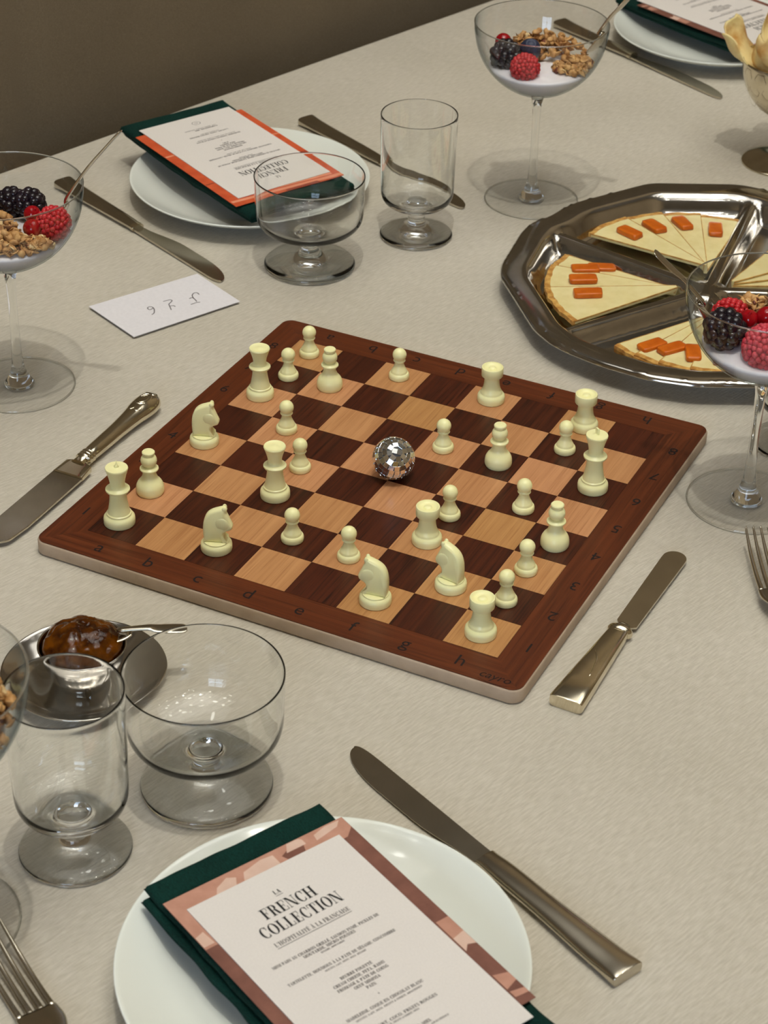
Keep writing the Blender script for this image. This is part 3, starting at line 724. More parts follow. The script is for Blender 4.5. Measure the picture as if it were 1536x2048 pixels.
menus.append(make_menu(TR_O, TR_A, .0363, 'menu with brown picture border cut by the upper frame edge', [M['copper_a'], M['copper_b'], M['copper_c']], 3, PATCH_COPPER))
make_napkin(TR_O, TR_A, .0224, 'folded dark green napkin on the plate beyond the cheese goblet', 60, x0=-.010, x1=.118, y0=-.03)
b1, b2 = menu_text_meshes()
t1 = finish('menu_title', b1, M['ink'], menus[0][1], (0, 0, .0012), smooth=False)
t2 = finish('menu_lines', b2, M['grey_ink'], menus[0][1], (0, 0, .0012), smooth=False)
for t_, cd in menus[1:]:
    for s_ in (t1, t2):
        c = s_.copy(); COL.objects.link(c); c.parent = cd

# ------------------------------------------------------------------ handwritten note card
bm = bmesh.new()
NC = [(-.3075, .1189), (-.2586, .2212), (-.3205, .2500), (-.3734, .1480)]
ncx = sum(q[0] for q in NC) / 4; ncy = sum(q[1] for q in NC) / 4
prism(bm, [(x - ncx, y - ncy) for x, y in NC], .0, .0006)
note = thing('place_card', 'small blank-backed white card with pencilled characters beside the steel knife', 'card', (ncx, ncy, .0022), 0)
note['label'] = 'small white card with three pencilled characters, lying by the chessboard'
finish('card_sheet', bm, M['note'], note, smooth=False)
def pencil(pts, name='pencil_stroke', w_=.0005):
    bm = bmesh.new()
    L = catmull(pts, 3)
    for (x0, y0), (x1, y1) in zip(L, L[1:]):
        dx, dy = x1 - x0, y1 - y0; l = math.hypot(dx, dy) or 1; ox, oy = -dy / l * w_, dx / l * w_
        bm.faces.new([bm.verts.new((a - ncx, b - ncy, .0007)) for a, b in ((x0 + ox, y0 + oy), (x1 + ox, y1 + oy), (x1 - ox, y1 - oy), (x0 - ox, y0 - oy))])
    finish(name, bm, M['pencil'], note, smooth=False)
for st in [[(-0.2978, 0.2148), (-0.3012, 0.2169), (-0.3034, 0.215), (-0.3025, 0.2103), (-0.2989, 0.2065), (-0.2951, 0.204), (-0.2927, 0.2018)], [(-0.3015, 0.2035), (-0.3005, 0.2063), (-0.2982, 0.2062)], [(-0.2945, 0.1944), (-0.2924, 0.1992), (-0.2894, 0.2025)], [(-0.3195, 0.1877), (-0.3175, 0.1907), (-0.3158, 0.1934), (-0.3133, 0.1929), (-0.3125, 0.1888), (-0.3122, 0.1856), (-0.3087, 0.1817), (-0.3046, 0.1772)], [(-0.3095, 0.1824), (-0.3075, 0.1851), (-0.3046, 0.1844)], [(-0.3153, 0.1612), (-0.3151, 0.1647), (-0.3185, 0.1707), (-0.3225, 0.1738), (-0.3254, 0.1727), (-0.3249, 0.1696), (-0.3218, 0.1683), (-0.3208, 0.1711), (-0.3207, 0.1734)]]:
    pencil(st)

# ------------------------------------------------------------------ glassware
# thin walls: clear pass-through with Schlick reflection and a slightly longer, cooler path at grazing angles
def thin_glass(name, edge=(0.40, 0.47, 0.50), face=0.985, power=3.5, refl=1.0, base=0.035):
    mt, nt, p = newmat(name); nt.nodes.remove(p)
    lw = nt.nodes.new('ShaderNodeLayerWeight'); lw.inputs['Blend'].default_value = 0.5
    def mathn(op, a, b):
        n = nt.nodes.new('ShaderNodeMath'); n.operation = op
        for i, v in enumerate((a, b)):
            if isinstance(v, (int, float)): n.inputs[i].default_value = v
            else: nt.links.new(v, n.inputs[i])
        return n.outputs[0]
    f5 = mathn('POWER', lw.outputs['Facing'], 5.0)
    fr = mathn('ADD', mathn('MULTIPLY', f5, 0.60 * refl), base)
    fp = mathn('POWER', lw.outputs['Facing'], power)
    mx = nt.nodes.new('ShaderNodeMix'); mx.data_type = 'RGBA'; nt.links.new(fp, mx.inputs['Factor'])
    mx.inputs[6].default_value = (face, face, face, 1); mx.inputs[7].default_value = (*edge, 1)
    tr = nt.nodes.new('ShaderNodeBsdfTransparent'); nt.links.new(mx.outputs[2], tr.inputs[0])
    gl = nt.nodes.new('ShaderNodeBsdfGlossy'); gl.inputs['Roughness'].default_value = 0.02
    ms = nt.nodes.new('ShaderNodeMixShader'); nt.links.new(fr, ms.inputs[0]); nt.links.new(tr.outputs[0], ms.inputs[1]); nt.links.new(gl.outputs[0], ms.inputs[2])
    nt.links.new(ms.outputs[0], nt.nodes['Material Output'].inputs[0])
    return mt
M['thin'] = thin_glass('thin_clear_glass')
M['thin_wall'] = thin_glass('tumbler_wall_glass', edge=(0.10, 0.17, 0.21), power=5.0)
M['thin_foot'] = thin_glass('foot_glass', edge=(0.80, 0.84, 0.84), power=3.5, face=.995, refl=.4, base=.012)
def caust(o):
    o.cycles.is_caustics_caster = True
    return o
def glass_part(name, prof, mat, parent, n=96, closed=False):
    bm = bmesh.new(); lathe(bm, prof, n=n, mm=.001, closed=closed); o = finish(name, bm, mat, parent)
    if mat is M['glass']: caust(o)
    return o
outer_c = catmull([(5.0, 107.5), (8, 110.5), (14, 113.5), (28, 119.5), (42, 129.5), (53, 142.5), (60.5, 158), (64.0, 174), (64.6, 183), (64.6, 184)], 3)
inner_g = [(64.5, 184.4), (64.2, 184.4), (64.0, 184.0)] + catmull([(63.9, 183), (63.2, 174), (59.7, 158.4), (52.1, 143.3), (41.1, 130.5), (27, 120.7), (13, 114.8), (6, 112.6), (0, 112.0)], 3)
def rim_ring(parent, R, z, r, name='rim'):
    bm = bmesh.new(); lathe(bm, [(R + r * math.cos(2 * PI * k / 10), z + r * math.sin(2 * PI * k / 10)) for k in range(10)], n=96, mm=.001, closed=True)
    return caust(finish(name, bm, M['glass'], parent))
coupe0 = bpy.data.objects.new('coupe_glass', None); COL.objects.link(coupe0)
glass_part('bowl', [(0, 107.4)] + outer_c + inner_g, M['thin'], coupe0)
rim_ring(coupe0, 64.3, 184.4, .62)
glass_part('stem', [(0, 2.5), (8, 2.5)] + catmull([(13, 2.5), (12.8, 3.2), (11.4, 5.2), (9.4, 8.4), (7.4, 12.5), (5.7, 18), (4.5, 28), (3.8, 50), (3.8, 80), (4.3, 98), (5.6, 106), (6.4, 109.2)], 4) + [(4, 110.2), (0, 110.4)], M['glass'], coupe0, n=64)
glass_part('foot', [(0, .4), (40, .35), (46, .25), (46.5, .4), (46.5, 1.5), (46, 1.8), (40, 2.1), (18, 2.4), (0, 2.4)], M['thin_foot'], coupe0)
rim_ring(coupe0, 46.5, 1.0, .75, 'foot_edge')
COUPES = dict(top=(-.1131, .5541), left=(-.3498, .0050), right=(.2535, .1230), near=(-.0265, -.5438))
LAB = dict(top='stemmed glass coupe of yogurt standing behind the cheese tray', left='stemmed glass coupe of yogurt beside the ornate silver butter knife', right='stemmed glass coupe of yogurt in front of the cheese tray', near='stemmed glass coupe holding granola, cut by the frame beside the jam dish')
for k, (n_, (x, y)) in enumerate(COUPES.items()):
    o = coupe0 if k == 0 else copy_tree(coupe0)
    o.location = (x, y, 0); tag(o, LAB[n_], 'glass', 'coupe glasses')
def footed(name, prof):
    t = bpy.data.objects.new(name, None); COL.objects.link(t)
    z_floor = prof['split']
    glass_part('bowl', prof['outer'], M['glass'], t, n=112)
    return t
def cat(*q): return catmull(list(q), 4)
tum = footed('footed_tumbler', dict(split=0, outer=[(0, 1.6), (12, 1.5), (24, 1.0), (31, .4), (33, .05), (34, .1), (34.8, .5), (35.2, 1.3), (35.2, 2.4), (34.7, 3.4), (33.6, 4.2)]
    + cat((31.6, 5.0), (26, 6.6), (18, 8.6), (12, 11.0), (9.2, 14.0), (8.2, 18.0), (8.3, 23), (10.2, 27.0), (14, 29.0), (20, 31.0), (27, 34.0), (32, 38.0), (34.4, 43.5), (35.0, 50), (35.2, 60), (35.5, 75), (35.8, 90), (36.1, 105), (36.3, 117), (36.4, 122), (36.4, 124.2))
    + [(36.35, 124.9), (36.15, 125.4), (35.85, 125.5), (35.55, 125.4), (35.35, 124.9)]
    + cat((35.3, 124.2), (35.2, 122), (35.1, 117), (34.8, 105), (34.5, 90), (34.2, 75), (33.9, 60), (33.7, 52), (33.0, 45.5), (30.6, 41.0), (26, 38.2), (19, 36.6), (12, 36.6), (6, 37.8), (0, 38.6))))
tum.location = (-.1795, .4255, 0)
tag(tum, 'tall empty footed tumbler with a knife seen through it, beyond the chessboard', 'glass', 'footed tumblers')
tm2 = copy_tree(tum); tm2.location = (.0088, -.4535, 0); tag(tm2, 'tall empty footed tumbler beside the jam dish', 'glass')
sh = footed('footed_bowl_glass', dict(split=0, outer=[(0, 1.6), (14, 1.5), (30, 1.0), (38, .4), (40.5, .05), (41.6, .1), (42.4, .6), (42.8, 1.5), (42.8, 3.2), (42.3, 4.6), (41.2, 5.6)]
    + cat((39, 6.6), (32, 8.6), (22, 10.8), (14, 13.2), (10.0, 16.0), (8.4, 19.5), (8.0, 24), (9.2, 28.6), (14, 31.2), (24, 33.6), (36, 37.4), (44, 41.8), (48.4, 47.4), (50.0, 54), (50.4, 62), (50.7, 72), (51.0, 81), (51.3, 88), (51.4, 91.0))
    + [(51.35, 91.7), (51.15, 92.2), (50.85, 92.3), (50.55, 92.2), (50.35, 91.7)]
    + cat((50.3, 91.0), (50.2, 88), (49.9, 81), (49.6, 72), (49.3, 62), (48.8, 55), (47.2, 49.2), (43, 44.4), (35, 40.6), (24, 38.0), (14, 37.0), (7, 37.8), (0, 39.0))))
sh.location = (-.2395, .3195, 0)
tag(sh, 'wide low empty footed glass in front of the orange-bordered menu', 'glass', 'wide footed glasses')
s2 = copy_tree(sh); s2.location = (.0505, -.3645, 0); tag(s2, 'wide low empty footed glass between the jam dish and the near plate', 'glass')
s3 = copy_tree(tum); s3.location = (.2614, .2250, 0); tag(s3, 'footed tumbler mostly hidden behind the coupe in front of the cheese tray', 'glass')

# ------------------------------------------------------------------ yogurt, fruit and granola in the coupes
YZ = .1405
CR = Vector((0.8956, 0.4444, 0)).normalized(); CF = Vector((-0.4444, 0.8956, 0)).normalized()
inner_c = catmull([(0, 112.0), (6, 112.6), (13, 114.8), (27, 120.7), (41.1, 130.5), (52.1, 143.3), (59.7, 158.4)], 4)
bm = bmesh.new()
yp = [(max(0, r - .35), z + .35) for r, z in inner_c if z < 139.5]
lathe(bm, yp + [(48.8, 140.6), (45, 141.6), (30, 142.8), (12, 143.4), (0, 143.6)], n=64, mm=.001)
yog0 = finish('yogurt', bm, M['yogurt'])
YLAB = dict(top='white yogurt filling the coupe behind the cheese tray', left='white yogurt filling the coupe by the ornate butter knife', right='white yogurt filling the coupe in front of the cheese tray', near='white yogurt filling the coupe by the jam dish')
for k, (n_, (x, y)) in enumerate(COUPES.items()):
    o = yog0 if k == 0 else yog0.copy()
    if k: COL.objects.link(o)
    o.location = (x, y, 0); tag(o, YLAB[n_], 'yogurt', 'yogurt in the coupes')
def drupelets(R, L, nrow, rd, seed, sub=1):
    bm = bmesh.new(); rnd = random.Random(seed)
    r = bmesh.ops.create_uvsphere(bm, u_segments=16, v_segments=10, radius=1)
    for v in r['verts']: v.co = Vector((v.co.x * R * .86, v.co.y * R * .86, v.co.z * L * .86))
    for i in range(nrow):
        lat = -PI / 2 + PI * (i + .5) / nrow
        cnt = max(1, int(round(2 * PI * R * math.cos(lat) / (rd * 1.55))))
        for k in range(cnt):
            lon = 2 * PI * (k + .5 * (i % 2)) / cnt + rnd.uniform(-.1, .1)
            c = Vector((R * .88 * math.cos(lat) * math.cos(lon), R * .88 * math.cos(lat) * math.sin(lon), L * .88 * math.sin(lat)))
            s = bmesh.ops.create_icosphere(bm, subdivisions=sub, radius=rd * rnd.uniform(.9, 1.1))
            for v in s['verts']: v.co += c
    return bm
rasp = finish('raspberry', drupelets(.0128, .0138, 10, .0025, 1), M['raspberry'])
rasp_big = finish('raspberry', drupelets(.0168, .0163, 12, .0027, 2), M['raspberry_pale'])
blackb = finish('blackberry', drupelets(.0115, .0125, 6, .0042, 3, 2), M['blackberry'])
bm = bmesh.new(); lathe(bm, ball_prof(0, 9.5, -90, 62, 14)[1:] and ([(0, -9.5)] + ball_prof(0, 9.5, -84, 60, 14) + [(4.6, 8.9), (3.2, 7.6), (0, 7.2)]), n=24, mm=.001); blue = finish('blueberry', bm, M['blueberry'])
bm = bmesh.new(); lathe(bm, [(0, -7)] + ball_prof(0, 7, -84, 80, 14) + [(.9, 7.3), (.5, 8.4), (0, 8.4)], n=24, mm=.001); curr = finish('redcurrant', bm, M['currant'])
used = set()
def put(src, coupe, X, Y, h, label, cat, rot=(0, 0, 0), s=1.0):
    o = src if src.name not in used else src.copy()
    if src.name in used: COL.objects.link(o)
    used.add(src.name)
    c = Vector((*COUPES[coupe], 0)); q = c + CR * X + CF * Y
    o.location = (q.x, q.y, YZ + h); o.rotation_euler = rot; o.scale = (s, s, s)
    tag(o, label, cat, {'raspberry': 'raspberries in the coupes', 'blackberry': 'blackberries in the coupes', 'redcurrant': 'redcurrants in the coupes'}.get(cat))
    return o
# the coupe behind the tray
put(blackb, 'top', -.033, -.002, .011, 'blackberry beside the blueberry in the coupe behind the cheese tray', 'blackberry', (.4, .6, 0), 1.15)
put(rasp, 'top', -.016, -.028, .009, 'red raspberry against the glass in the coupe behind the cheese tray', 'raspberry', (1.0, .5, .4), 1.1)
put(blue, 'top', -.010, .000, .017, 'dark blue blueberry in the coupe behind the cheese tray', 'blueberry', (.5, .3, 0), 1.1)
put(curr, 'top', -.034, .033, .012, 'bright redcurrant at the rim side of the coupe behind the cheese tray', 'redcurrant', (.3, 0, 0), 1.15)
# the coupe by the ornate knife
put(rasp, 'left', .040, -.006, .014, 'large red raspberry in the coupe by the ornate butter knife', 'raspberry', (.6, 1.2, 0), 1.1)
put(blackb, 'left', .016, .028, .014, 'glossy blackberry behind the currants in the coupe by the ornate butter knife', 'blackberry', (.3, .8, 0), 1.0)
put(blackb, 'left', .000, .034, .012, 'blackberry half hidden by granola in the coupe by the ornate butter knife', 'blackberry', (1.3, .8, 0), 1.0)
put(curr, 'left', .022, .002, .018, 'upper redcurrant of two in the coupe by the ornate butter knife', 'redcurrant', (.2, .6, 0), 1.0)
put(curr, 'left', .024, -.014, .013, 'lower redcurrant of two in the coupe by the ornate butter knife', 'redcurrant', (.6, .2, 0), 1.1)
# the coupe in front of the tray
put(blackb, 'right', -.034, -.004, .014, 'plump blackberry in the coupe in front of the cheese tray', 'blackberry', (.5, .6, 0), 1.2)
put(rasp, 'right', -.027, .018, .014, 'raspberry lying on its side behind the blackberry in the coupe before the tray', 'raspberry', (.3, 1.5, .4), 1.05)
put(rasp_big, 'right', -.006, -.026, .011, 'biggest pale red raspberry in the coupe in front of the cheese tray', 'raspberry', (1.1, .3, .2), 1.1)
put(curr, 'right', -.016, .002, .020, 'redcurrant next to the blackberry in the coupe before the cheese tray', 'redcurrant', (.4, .2, 0), 1.05)
put(curr, 'right', -.003, .002, .022, 'redcurrant cut by the frame in the coupe before the cheese tray', 'redcurrant', (.1, .5, 0), 1.15)
# granola heaps: nobody could count the flakes
_t = bmesh.new(); bmesh.ops.create_icosphere(_t, subdivisions=2, radius=1); _t.verts.ensure_lookup_table()
ICO_V = [v.co.copy() for v in _t.verts]; ICO_F = [tuple(v.index for v in f.verts) for f in _t.faces]; _t.free()
def granola(coupe, spots, label, seed, n=170):
    rnd = random.Random(seed); V, F, MI = [], [], []
    c0 = Vector((*COUPES[coupe], 0))
    for k in range(n):
        X, Y, rx, ry, hh = rnd.choice(spots)
        a, rr = rnd.uniform(0, 2 * PI), math.sqrt(rnd.random())
        px, py = X + rx * rr * math.cos(a), Y + ry * rr * math.sin(a)
        pz = .003 + hh * (1 - rr * rr) * rnd.uniform(.5, 1.0)
        if math.hypot(px, py) > .0455 + .0115 * min(1, pz / .016): continue
        flake = rnd.random() < .72
        if flake: sx, sy, sz = rnd.uniform(.0032, .0050), rnd.uniform(.0018, .0030), rnd.uniform(.0005, .0010)
        else: sx, sy, sz = [rnd.uniform(.0022, .0042) for _ in range(3)]
        E_ = Matrix.Rotation(rnd.uniform(0, 2 * PI), 3, 'Z') @ Matrix.Rotation(rnd.uniform(-1.1, 1.1), 3, 'X') @ Matrix.Rotation(rnd.uniform(-1, 1), 3, 'Y')
        c = c0 + CR * px + CF * py + Vector((0, 0, YZ + pz))
        mi = 1 if rnd.random() < .07 else (2 if rnd.random() < .04 else 0)
        b0 = len(V)
        for v in ICO_V:
            d = 1 + .28 * noise.noise(v * 1.9 + Vector((k, 0, 0))) + .36 * noise.noise(v * 5.3 + Vector((0, k, 0)))
            V.append(c + E_ @ Vector((v.x * sx * d, v.y * sy * d, v.z * sz * d + (.0012 * v.x ** 2 if flake else 0))))
        F += [tuple(i + b0 for i in f) for f in ICO_F]; MI += [mi] * len(ICO_F)
    me = bpy.data.meshes.new('granola'); me.from_pydata(V, [], F)
    for m_ in (M['granola'], M['nut'], M['seed']): me.materials.append(m_)
    me.polygons.foreach_set('material_index', MI); me.polygons.foreach_set('use_smooth', [True] * len(F)); me.update()
    o = bpy.data.objects.new('granola', me); COL.objects.link(o)
    return tag(o, label, 'granola', kind='stuff')
granola('top', [(.022, .018, .026, .022, .022), (.000, .034, .026, .014, .022), (-.012, .034, .020, .012, .018), (.036, -.012, .016, .018, .014), (.028, -.016, .016, .014, .014)], 'toasted granola heaped in the coupe behind the cheese tray', 11, 460)
granola('left', [(-.012, -.012, .026, .028, .026), (.012, -.030, .022, .013, .013), (-.026, .006, .02, .022, .026), (.030, -.030, .012, .010, .010), (.0, -.030, .02, .013, .016)], 'toasted granola heaped in the coupe by the ornate butter knife', 12, 560)
granola('right', [(.012, .026, .030, .018, .030), (-.010, .030, .016, .014, .024), (.03, .0, .02, .03, .03)], 'toasted granola heaped in the coupe in front of the cheese tray', 13, 460)
granola('near', [(.028, .0, .026, .034, .034), (.040, .006, .018, .026, .032), (.034, -.026, .022, .02, .024), (.030, .026, .022, .02, .030)], 'toasted granola in the coupe by the jam dish', 14, 620)

# ------------------------------------------------------------------ cutlery
def smooth01(x): x = max(0, min(1, x)); return x * x * (3 - 2 * x)
def along(P0, P1):
    d = Vector(P1) - Vector(P0); return math.atan2(d.y, d.x), d.length
def knife(label, P0, Pj, P1, hw_butt=.0105, hw_neck=.0062, th=.0046, bw=.0105, side=1, collar=False, mat='steel'):
    rz, L = along(P0, P1); lj = along(P0, Pj)[1]
    t = thing('table_knife', label, 'knife', (P0[0], P0[1], 0), rz, 'steel table knives')
    bm = bmesh.new()
    S = [(0, 0, th, hw_butt * .93, th * .90, 4), (.0012, 0, th, hw_butt, th, 4), (.012, 0, th, hw_butt * .98, th, 2.6), (.03, 0, th, hw_butt * .95, th, 2.0), (lj * .55, 0, th, hw_butt * .80, th * .95, 2.0), (lj * .85, 0, th * .95, hw_neck * 1.12, th * .80, 2.6), (lj - .004, 0, th * .9, hw_neck, th * .72, 2.4), (lj, 0, th * .9, hw_neck * 1.02, th * .66, 2.4)]
    loft(bm, catmull(S, 4), n=20); finish('handle', bm, M[mat], t, angle=50)
    if collar:
        bm = bmesh.new(); loft(bm, [(lj - .0055, 0, th * .9, hw_neck * 1.07, th * .78, 2.6), (lj - .0008, 0, th * .9, hw_neck * 1.07, th * .78, 2.6)], n=20); tag(finish('collar', bm, M['silver'], t, angle=50), 'bright metal collar')
    bm = bmesh.new(); LB = L - lj; o0 = bw - hw_neck
    up, dn = [], []
    for k in range(25):
        f = math.sin(k / 24 * PI / 2) ** .9; x = lj - .001 + LB * f
        spine = hw_neck * .85 + (.0008) * f
        edge = -(hw_neck * .9 + (2 * bw - 2 * hw_neck) * smooth01(f / .42) * (1 - .10 * f))
        if f > .66:
            q = (f - .66) / .34; tipy = spine - .0045; s0 = spine
            edge = tipy + (edge - tipy) * math.sqrt(max(0, 1 - q ** 2.3)); spine = tipy + (s0 - tipy) * math.sqrt(max(0, 1 - q ** 7))
        up.append((x, side * spine)); dn.append((x, side * edge))
    tz, mid = .0012, th * .62
    rings = []
    for (x, a), (_, b) in zip(up, dn):
        f = (x - lj) / LB
        zc = mid * (1 - f) + .0016 * f
        rings.append([bm.verts.new((x, a, zc - tz * .8)), bm.verts.new((x, b, zc - .0002)), bm.verts.new((x, b, zc + .0002)), bm.verts.new((x, a * .98, zc + tz))])
    for a, b in zip(rings, rings[1:]):
        for k in range(4): bm.faces.new((a[k], a[(k + 1) % 4], b[(k + 1) % 4], b[k]))
    bm.faces.new(rings[0][::-1]); bm.faces.new(rings[-1])
    finish('blade', bm, M[mat], t, angle=35)
    return t
knife('large steel table knife beside the plate with the copper-bordered menu', (.3530, -.3990), (.2390, -.3465), (.1160, -.2905), hw_butt=.0118, hw_neck=.0078, bw=.0106, side=-1)
knife('steel table knife pointing at the small white card, by the orange-menu plate', (-.5400, .3560), (-.4185, .3030), (-.2930, .2500), bw=.0108, side=-1, collar=True)
knife('steel table knife partly behind the tall tumbler beyond the orange-menu plate', (-.4010, .6130), (-.2810, .5560), (-.1620, .5010), side=-1)
knife('steel table knife behind the coupe by the upper plate', (-.2740, 1.0190), (-.1580, .9610), (-.0280, .8970), side=-1, collar=True)

# silver butter knife with a flat flared handle
P0, Pj, P1 = (.2262, -.1850), (.2285, -.0860), (.2325, .0250)
rz, L = along(P0, P1); lj = along(P0, Pj)[1]
t = thing('butter_knife', 'silver butter knife with a plain flared handle lying along the chessboard edge', 'knife', (P0[0], P0[1], 0), rz, 'silver butter knives')
bm = bmesh.new(); loft(bm, [(0, 0, .0052, .0118, .0048, 5), (.0012, 0, .0052, .0124, .0052, 5), (.03, 0, .0052, .0110, .0050, 5), (lj - .012, 0, .005, .0078, .0044, 5), (lj - .007, 0, .005, .0074, .0042, 5)], n=28); finish('handle', bm, M['silver'], t, angle=35)
bm = bmesh.new(); loft(bm, catmull([(lj - .0075, 0, .005, .0072, .0046, 2.4), (lj - .005, 0, .005, .0094, .0058, 2.2), (lj - .002, 0, .005, .0092, .0056, 2.2), (lj, 0, .005, .0060, .0044, 2.2), (lj + .004, 0, .0048, .0048, .003, 2.2)], 3), n=24); finish('ferrule', bm, M['silver'], t)
bm = bmesh.new(); top = []
out = [(lj + .001, .0048), (lj + .006, .0052), (lj + .009, .0074), (L - .012, .0092)] + [(L - .0095 + .0095 * math.sin(a), .0092 * math.cos(a)) for a in [PI * k / 14 for k in range(1, 14)]] + [(L - .012, -.0092), (lj + .012, -.0086), (lj + .007, -.0086), (lj + .004, -.0050), (lj + .001, -.0048)]
prism(bm, [(x, y) for x, y in reversed(out)], .0032, .0050, .0004); finish('blade', bm, M['steel'], t, smooth=False)
bm = bmesh.new(); loft(bm, catmull([(.030, -.004, .0098, .0006, .0004, 2), (.050, -.001, .0100, .0009, .0005, 2), (.060, .004, .0098, .0006, .0004, 2)], 4), n=8); finish('engraving', bm, M['silver'], t)

# ornate silver butter knife
P0, Pj, P1 = (-.2306, .0295), (-.2345, -.0830), (-.2255, -.2010)
P1 = (-.2300, -.2050)
rz, L = along(P0, P1); lj = along(P0, Pj)[1]
t = thing('butter_knife', 'ornate silver butter knife with rounded decorated handle beside square a4', 'knife', (P0[0], P0[1], 0), rz, 'silver butter knives')
bm = bmesh.new()
S = [(0, 0, .0085, .0012, .0012, 2), (.0015, 0, .0085, .0055, .0045, 2), (.006, 0, .0085, .0094, .0070, 2.1), (.014, 0, .0085, .0112, .0080, 2.1), (.024, 0, .0085, .0108, .0078, 2.1), (.036, 0, .0082, .0090, .0068, 2.2), (.055, 0, .0078, .0076, .0060, 2.2), (.078, 0, .0075, .0070, .0056, 2.2), (lj - .018, 0, .0074, .0066, .0054, 2.2), (lj - .012, 0, .0074, .0056, .0048, 2.2)]
loft(bm, catmull(S, 4), n=28); finish('handle', bm, M['silver'], t)
bm = bmesh.new()
Q = []
for k in range(3): Q += [(lj - .0135 + .0035 * k, 0, .0074, .0052, .0046, 2), (lj - .0120 + .0035 * k, 0, .0074, .0070, .0060, 2), (lj - .0110 + .0035 * k, 0, .0074, .0070, .0060, 2)]
Q += [(lj - .003, 0, .0074, .0050, .0044, 2), (lj + .004, 0, .0070, .0064, .0044, 2.4)]
loft(bm, Q, n=24); finish('ferrule', bm, M['silver'], t, angle=60)
bm = bmesh.new()     # raised oval medallion and scrolls near the pommel
for cx, cy, rx, ry, tube in ((.017, 0, .0088, .0050, .0011), (.017, 0, .0060, .0030, .0008), (.0305, .003, .004, .0025, .0008), (.0305, -.003, .004, .0025, .0008), (.005, .0026, .0026, .0026, .0008), (.005, -.0026, .0026, .0026, .0008)):
    for k in range(20):
        A, B = 2 * PI * k / 20, 2 * PI * (k + 1) / 20
        def pt(a, rad, dz):
            x = cx + (rx + rad) * math.cos(a); y = cy + (ry + rad) * math.sin(a)
            zz = .0085 + .0078 * max(0, 1 - (y / .0112) ** 2) ** .5 * (1 if x > .009 else max(.2, (x + .001) / .0095) ** .5)
            if x > .026: zz -= .0011
            return (x, y, zz + dz)
        v = [bm.verts.new(pt(A, -tube, -.0004)), bm.verts.new(pt(B, -tube, -.0004)), bm.verts.new(pt(B, 0, tube)), bm.verts.new(pt(A, 0, tube)), bm.verts.new(pt(B, tube, -.0004)), bm.verts.new(pt(A, tube, -.0004))]
        bm.faces.new((v[0], v[1], v[2], v[3])); bm.faces.new((v[3], v[2], v[4], v[5]))
finish('medallion', bm, M['silver'], t)
bm = bmesh.new(); loft(bm, [(lj + .001, 0, .0060, .0070, .0036, 4), (lj + .003, 0, .0056, .0122, .0034, 5), (lj + .018, 0, .0050, .0136, .0024, 5), (lj + .0185, 0, .0050, .0136, .0016, 5)], n=24); finish('bolster', bm, M['silver'], t, angle=40)
out = [(lj + .018, .0132), (L - .03, .0136), (L - .012, .0120)] + [(L - .012 + .012 * math.sin(a), .0120 * math.cos(a)) for a in [PI * k / 14 for k in range(1, 14)]] + [(L - .012, -.0120), (L - .03, -.0138), (lj + .018, -.0136)]
bm = bmesh.new(); prism(bm, [(x, y) for x, y in reversed(out)], .0040, .0058, .0004); finish('blade', bm, M['steel'], t, smooth=False)

def fork(label, tips_mid, root_mid, scale=1.0, ntine=4, zt=.017):
    rz, L = along(tips_mid, root_mid)       # local x runs from the tine tips to the handle
    t = thing('dinner_fork', label, 'fork', (tips_mid[0], tips_mid[1], 0), rz, 'steel forks')
    pitch = .0066 * scale
    for k in range(ntine):
        y = (k - (ntine - 1) / 2) * pitch
        bm = bmesh.new()
        loft(bm, catmull([(.0, y * .94, zt, .0005, .0005, 3), (.003, y * .95, zt - .0018, .0009, .0009, 2.6), (L * .4, y, zt - .0085, .0015, .0012, 2.6), (L * .75, y, zt - .0115, .0018, .0014, 2.6), (L + .001, y, zt - .0115, .0021, .0014, 3)], 4), n=12)
        finish('tine', bm, M['steel'], t)
    hw = pitch * (ntine - 1) / 2 + .0027
    bm = bmesh.new()
    loft(bm, catmull([(L - .001, 0, zt - .0115, hw, .0014, 4), (L + .012, 0, zt - .0095, hw, .0015, 4), (L + .026, 0, zt - .006, hw * .62, .0017, 3), (L + .036, 0, zt - .003, .0042, .0020, 2.6), (L + .07, 0, zt - .004, .0034, .0022, 2.6), (L + .115, 0, zt - .0125, .0060, .0018, 3), (L + .15, 0, zt - .0150, .0088, .0016, 3), (L + .152, 0, zt - .0150, .0070, .0014, 3)], 4), n=20)
    finish('handle', bm, M['steel'], t)
    return t
fork('steel dinner fork with tines up beside the near white plate', (.0045, -.5432), (.0655, -.5795), zt=.0145)
fork('steel fork cut by the frame beside the coupe in front of the cheese tray', (.2795, .0628), (.3125, .0045), scale=.9, zt=.0205)

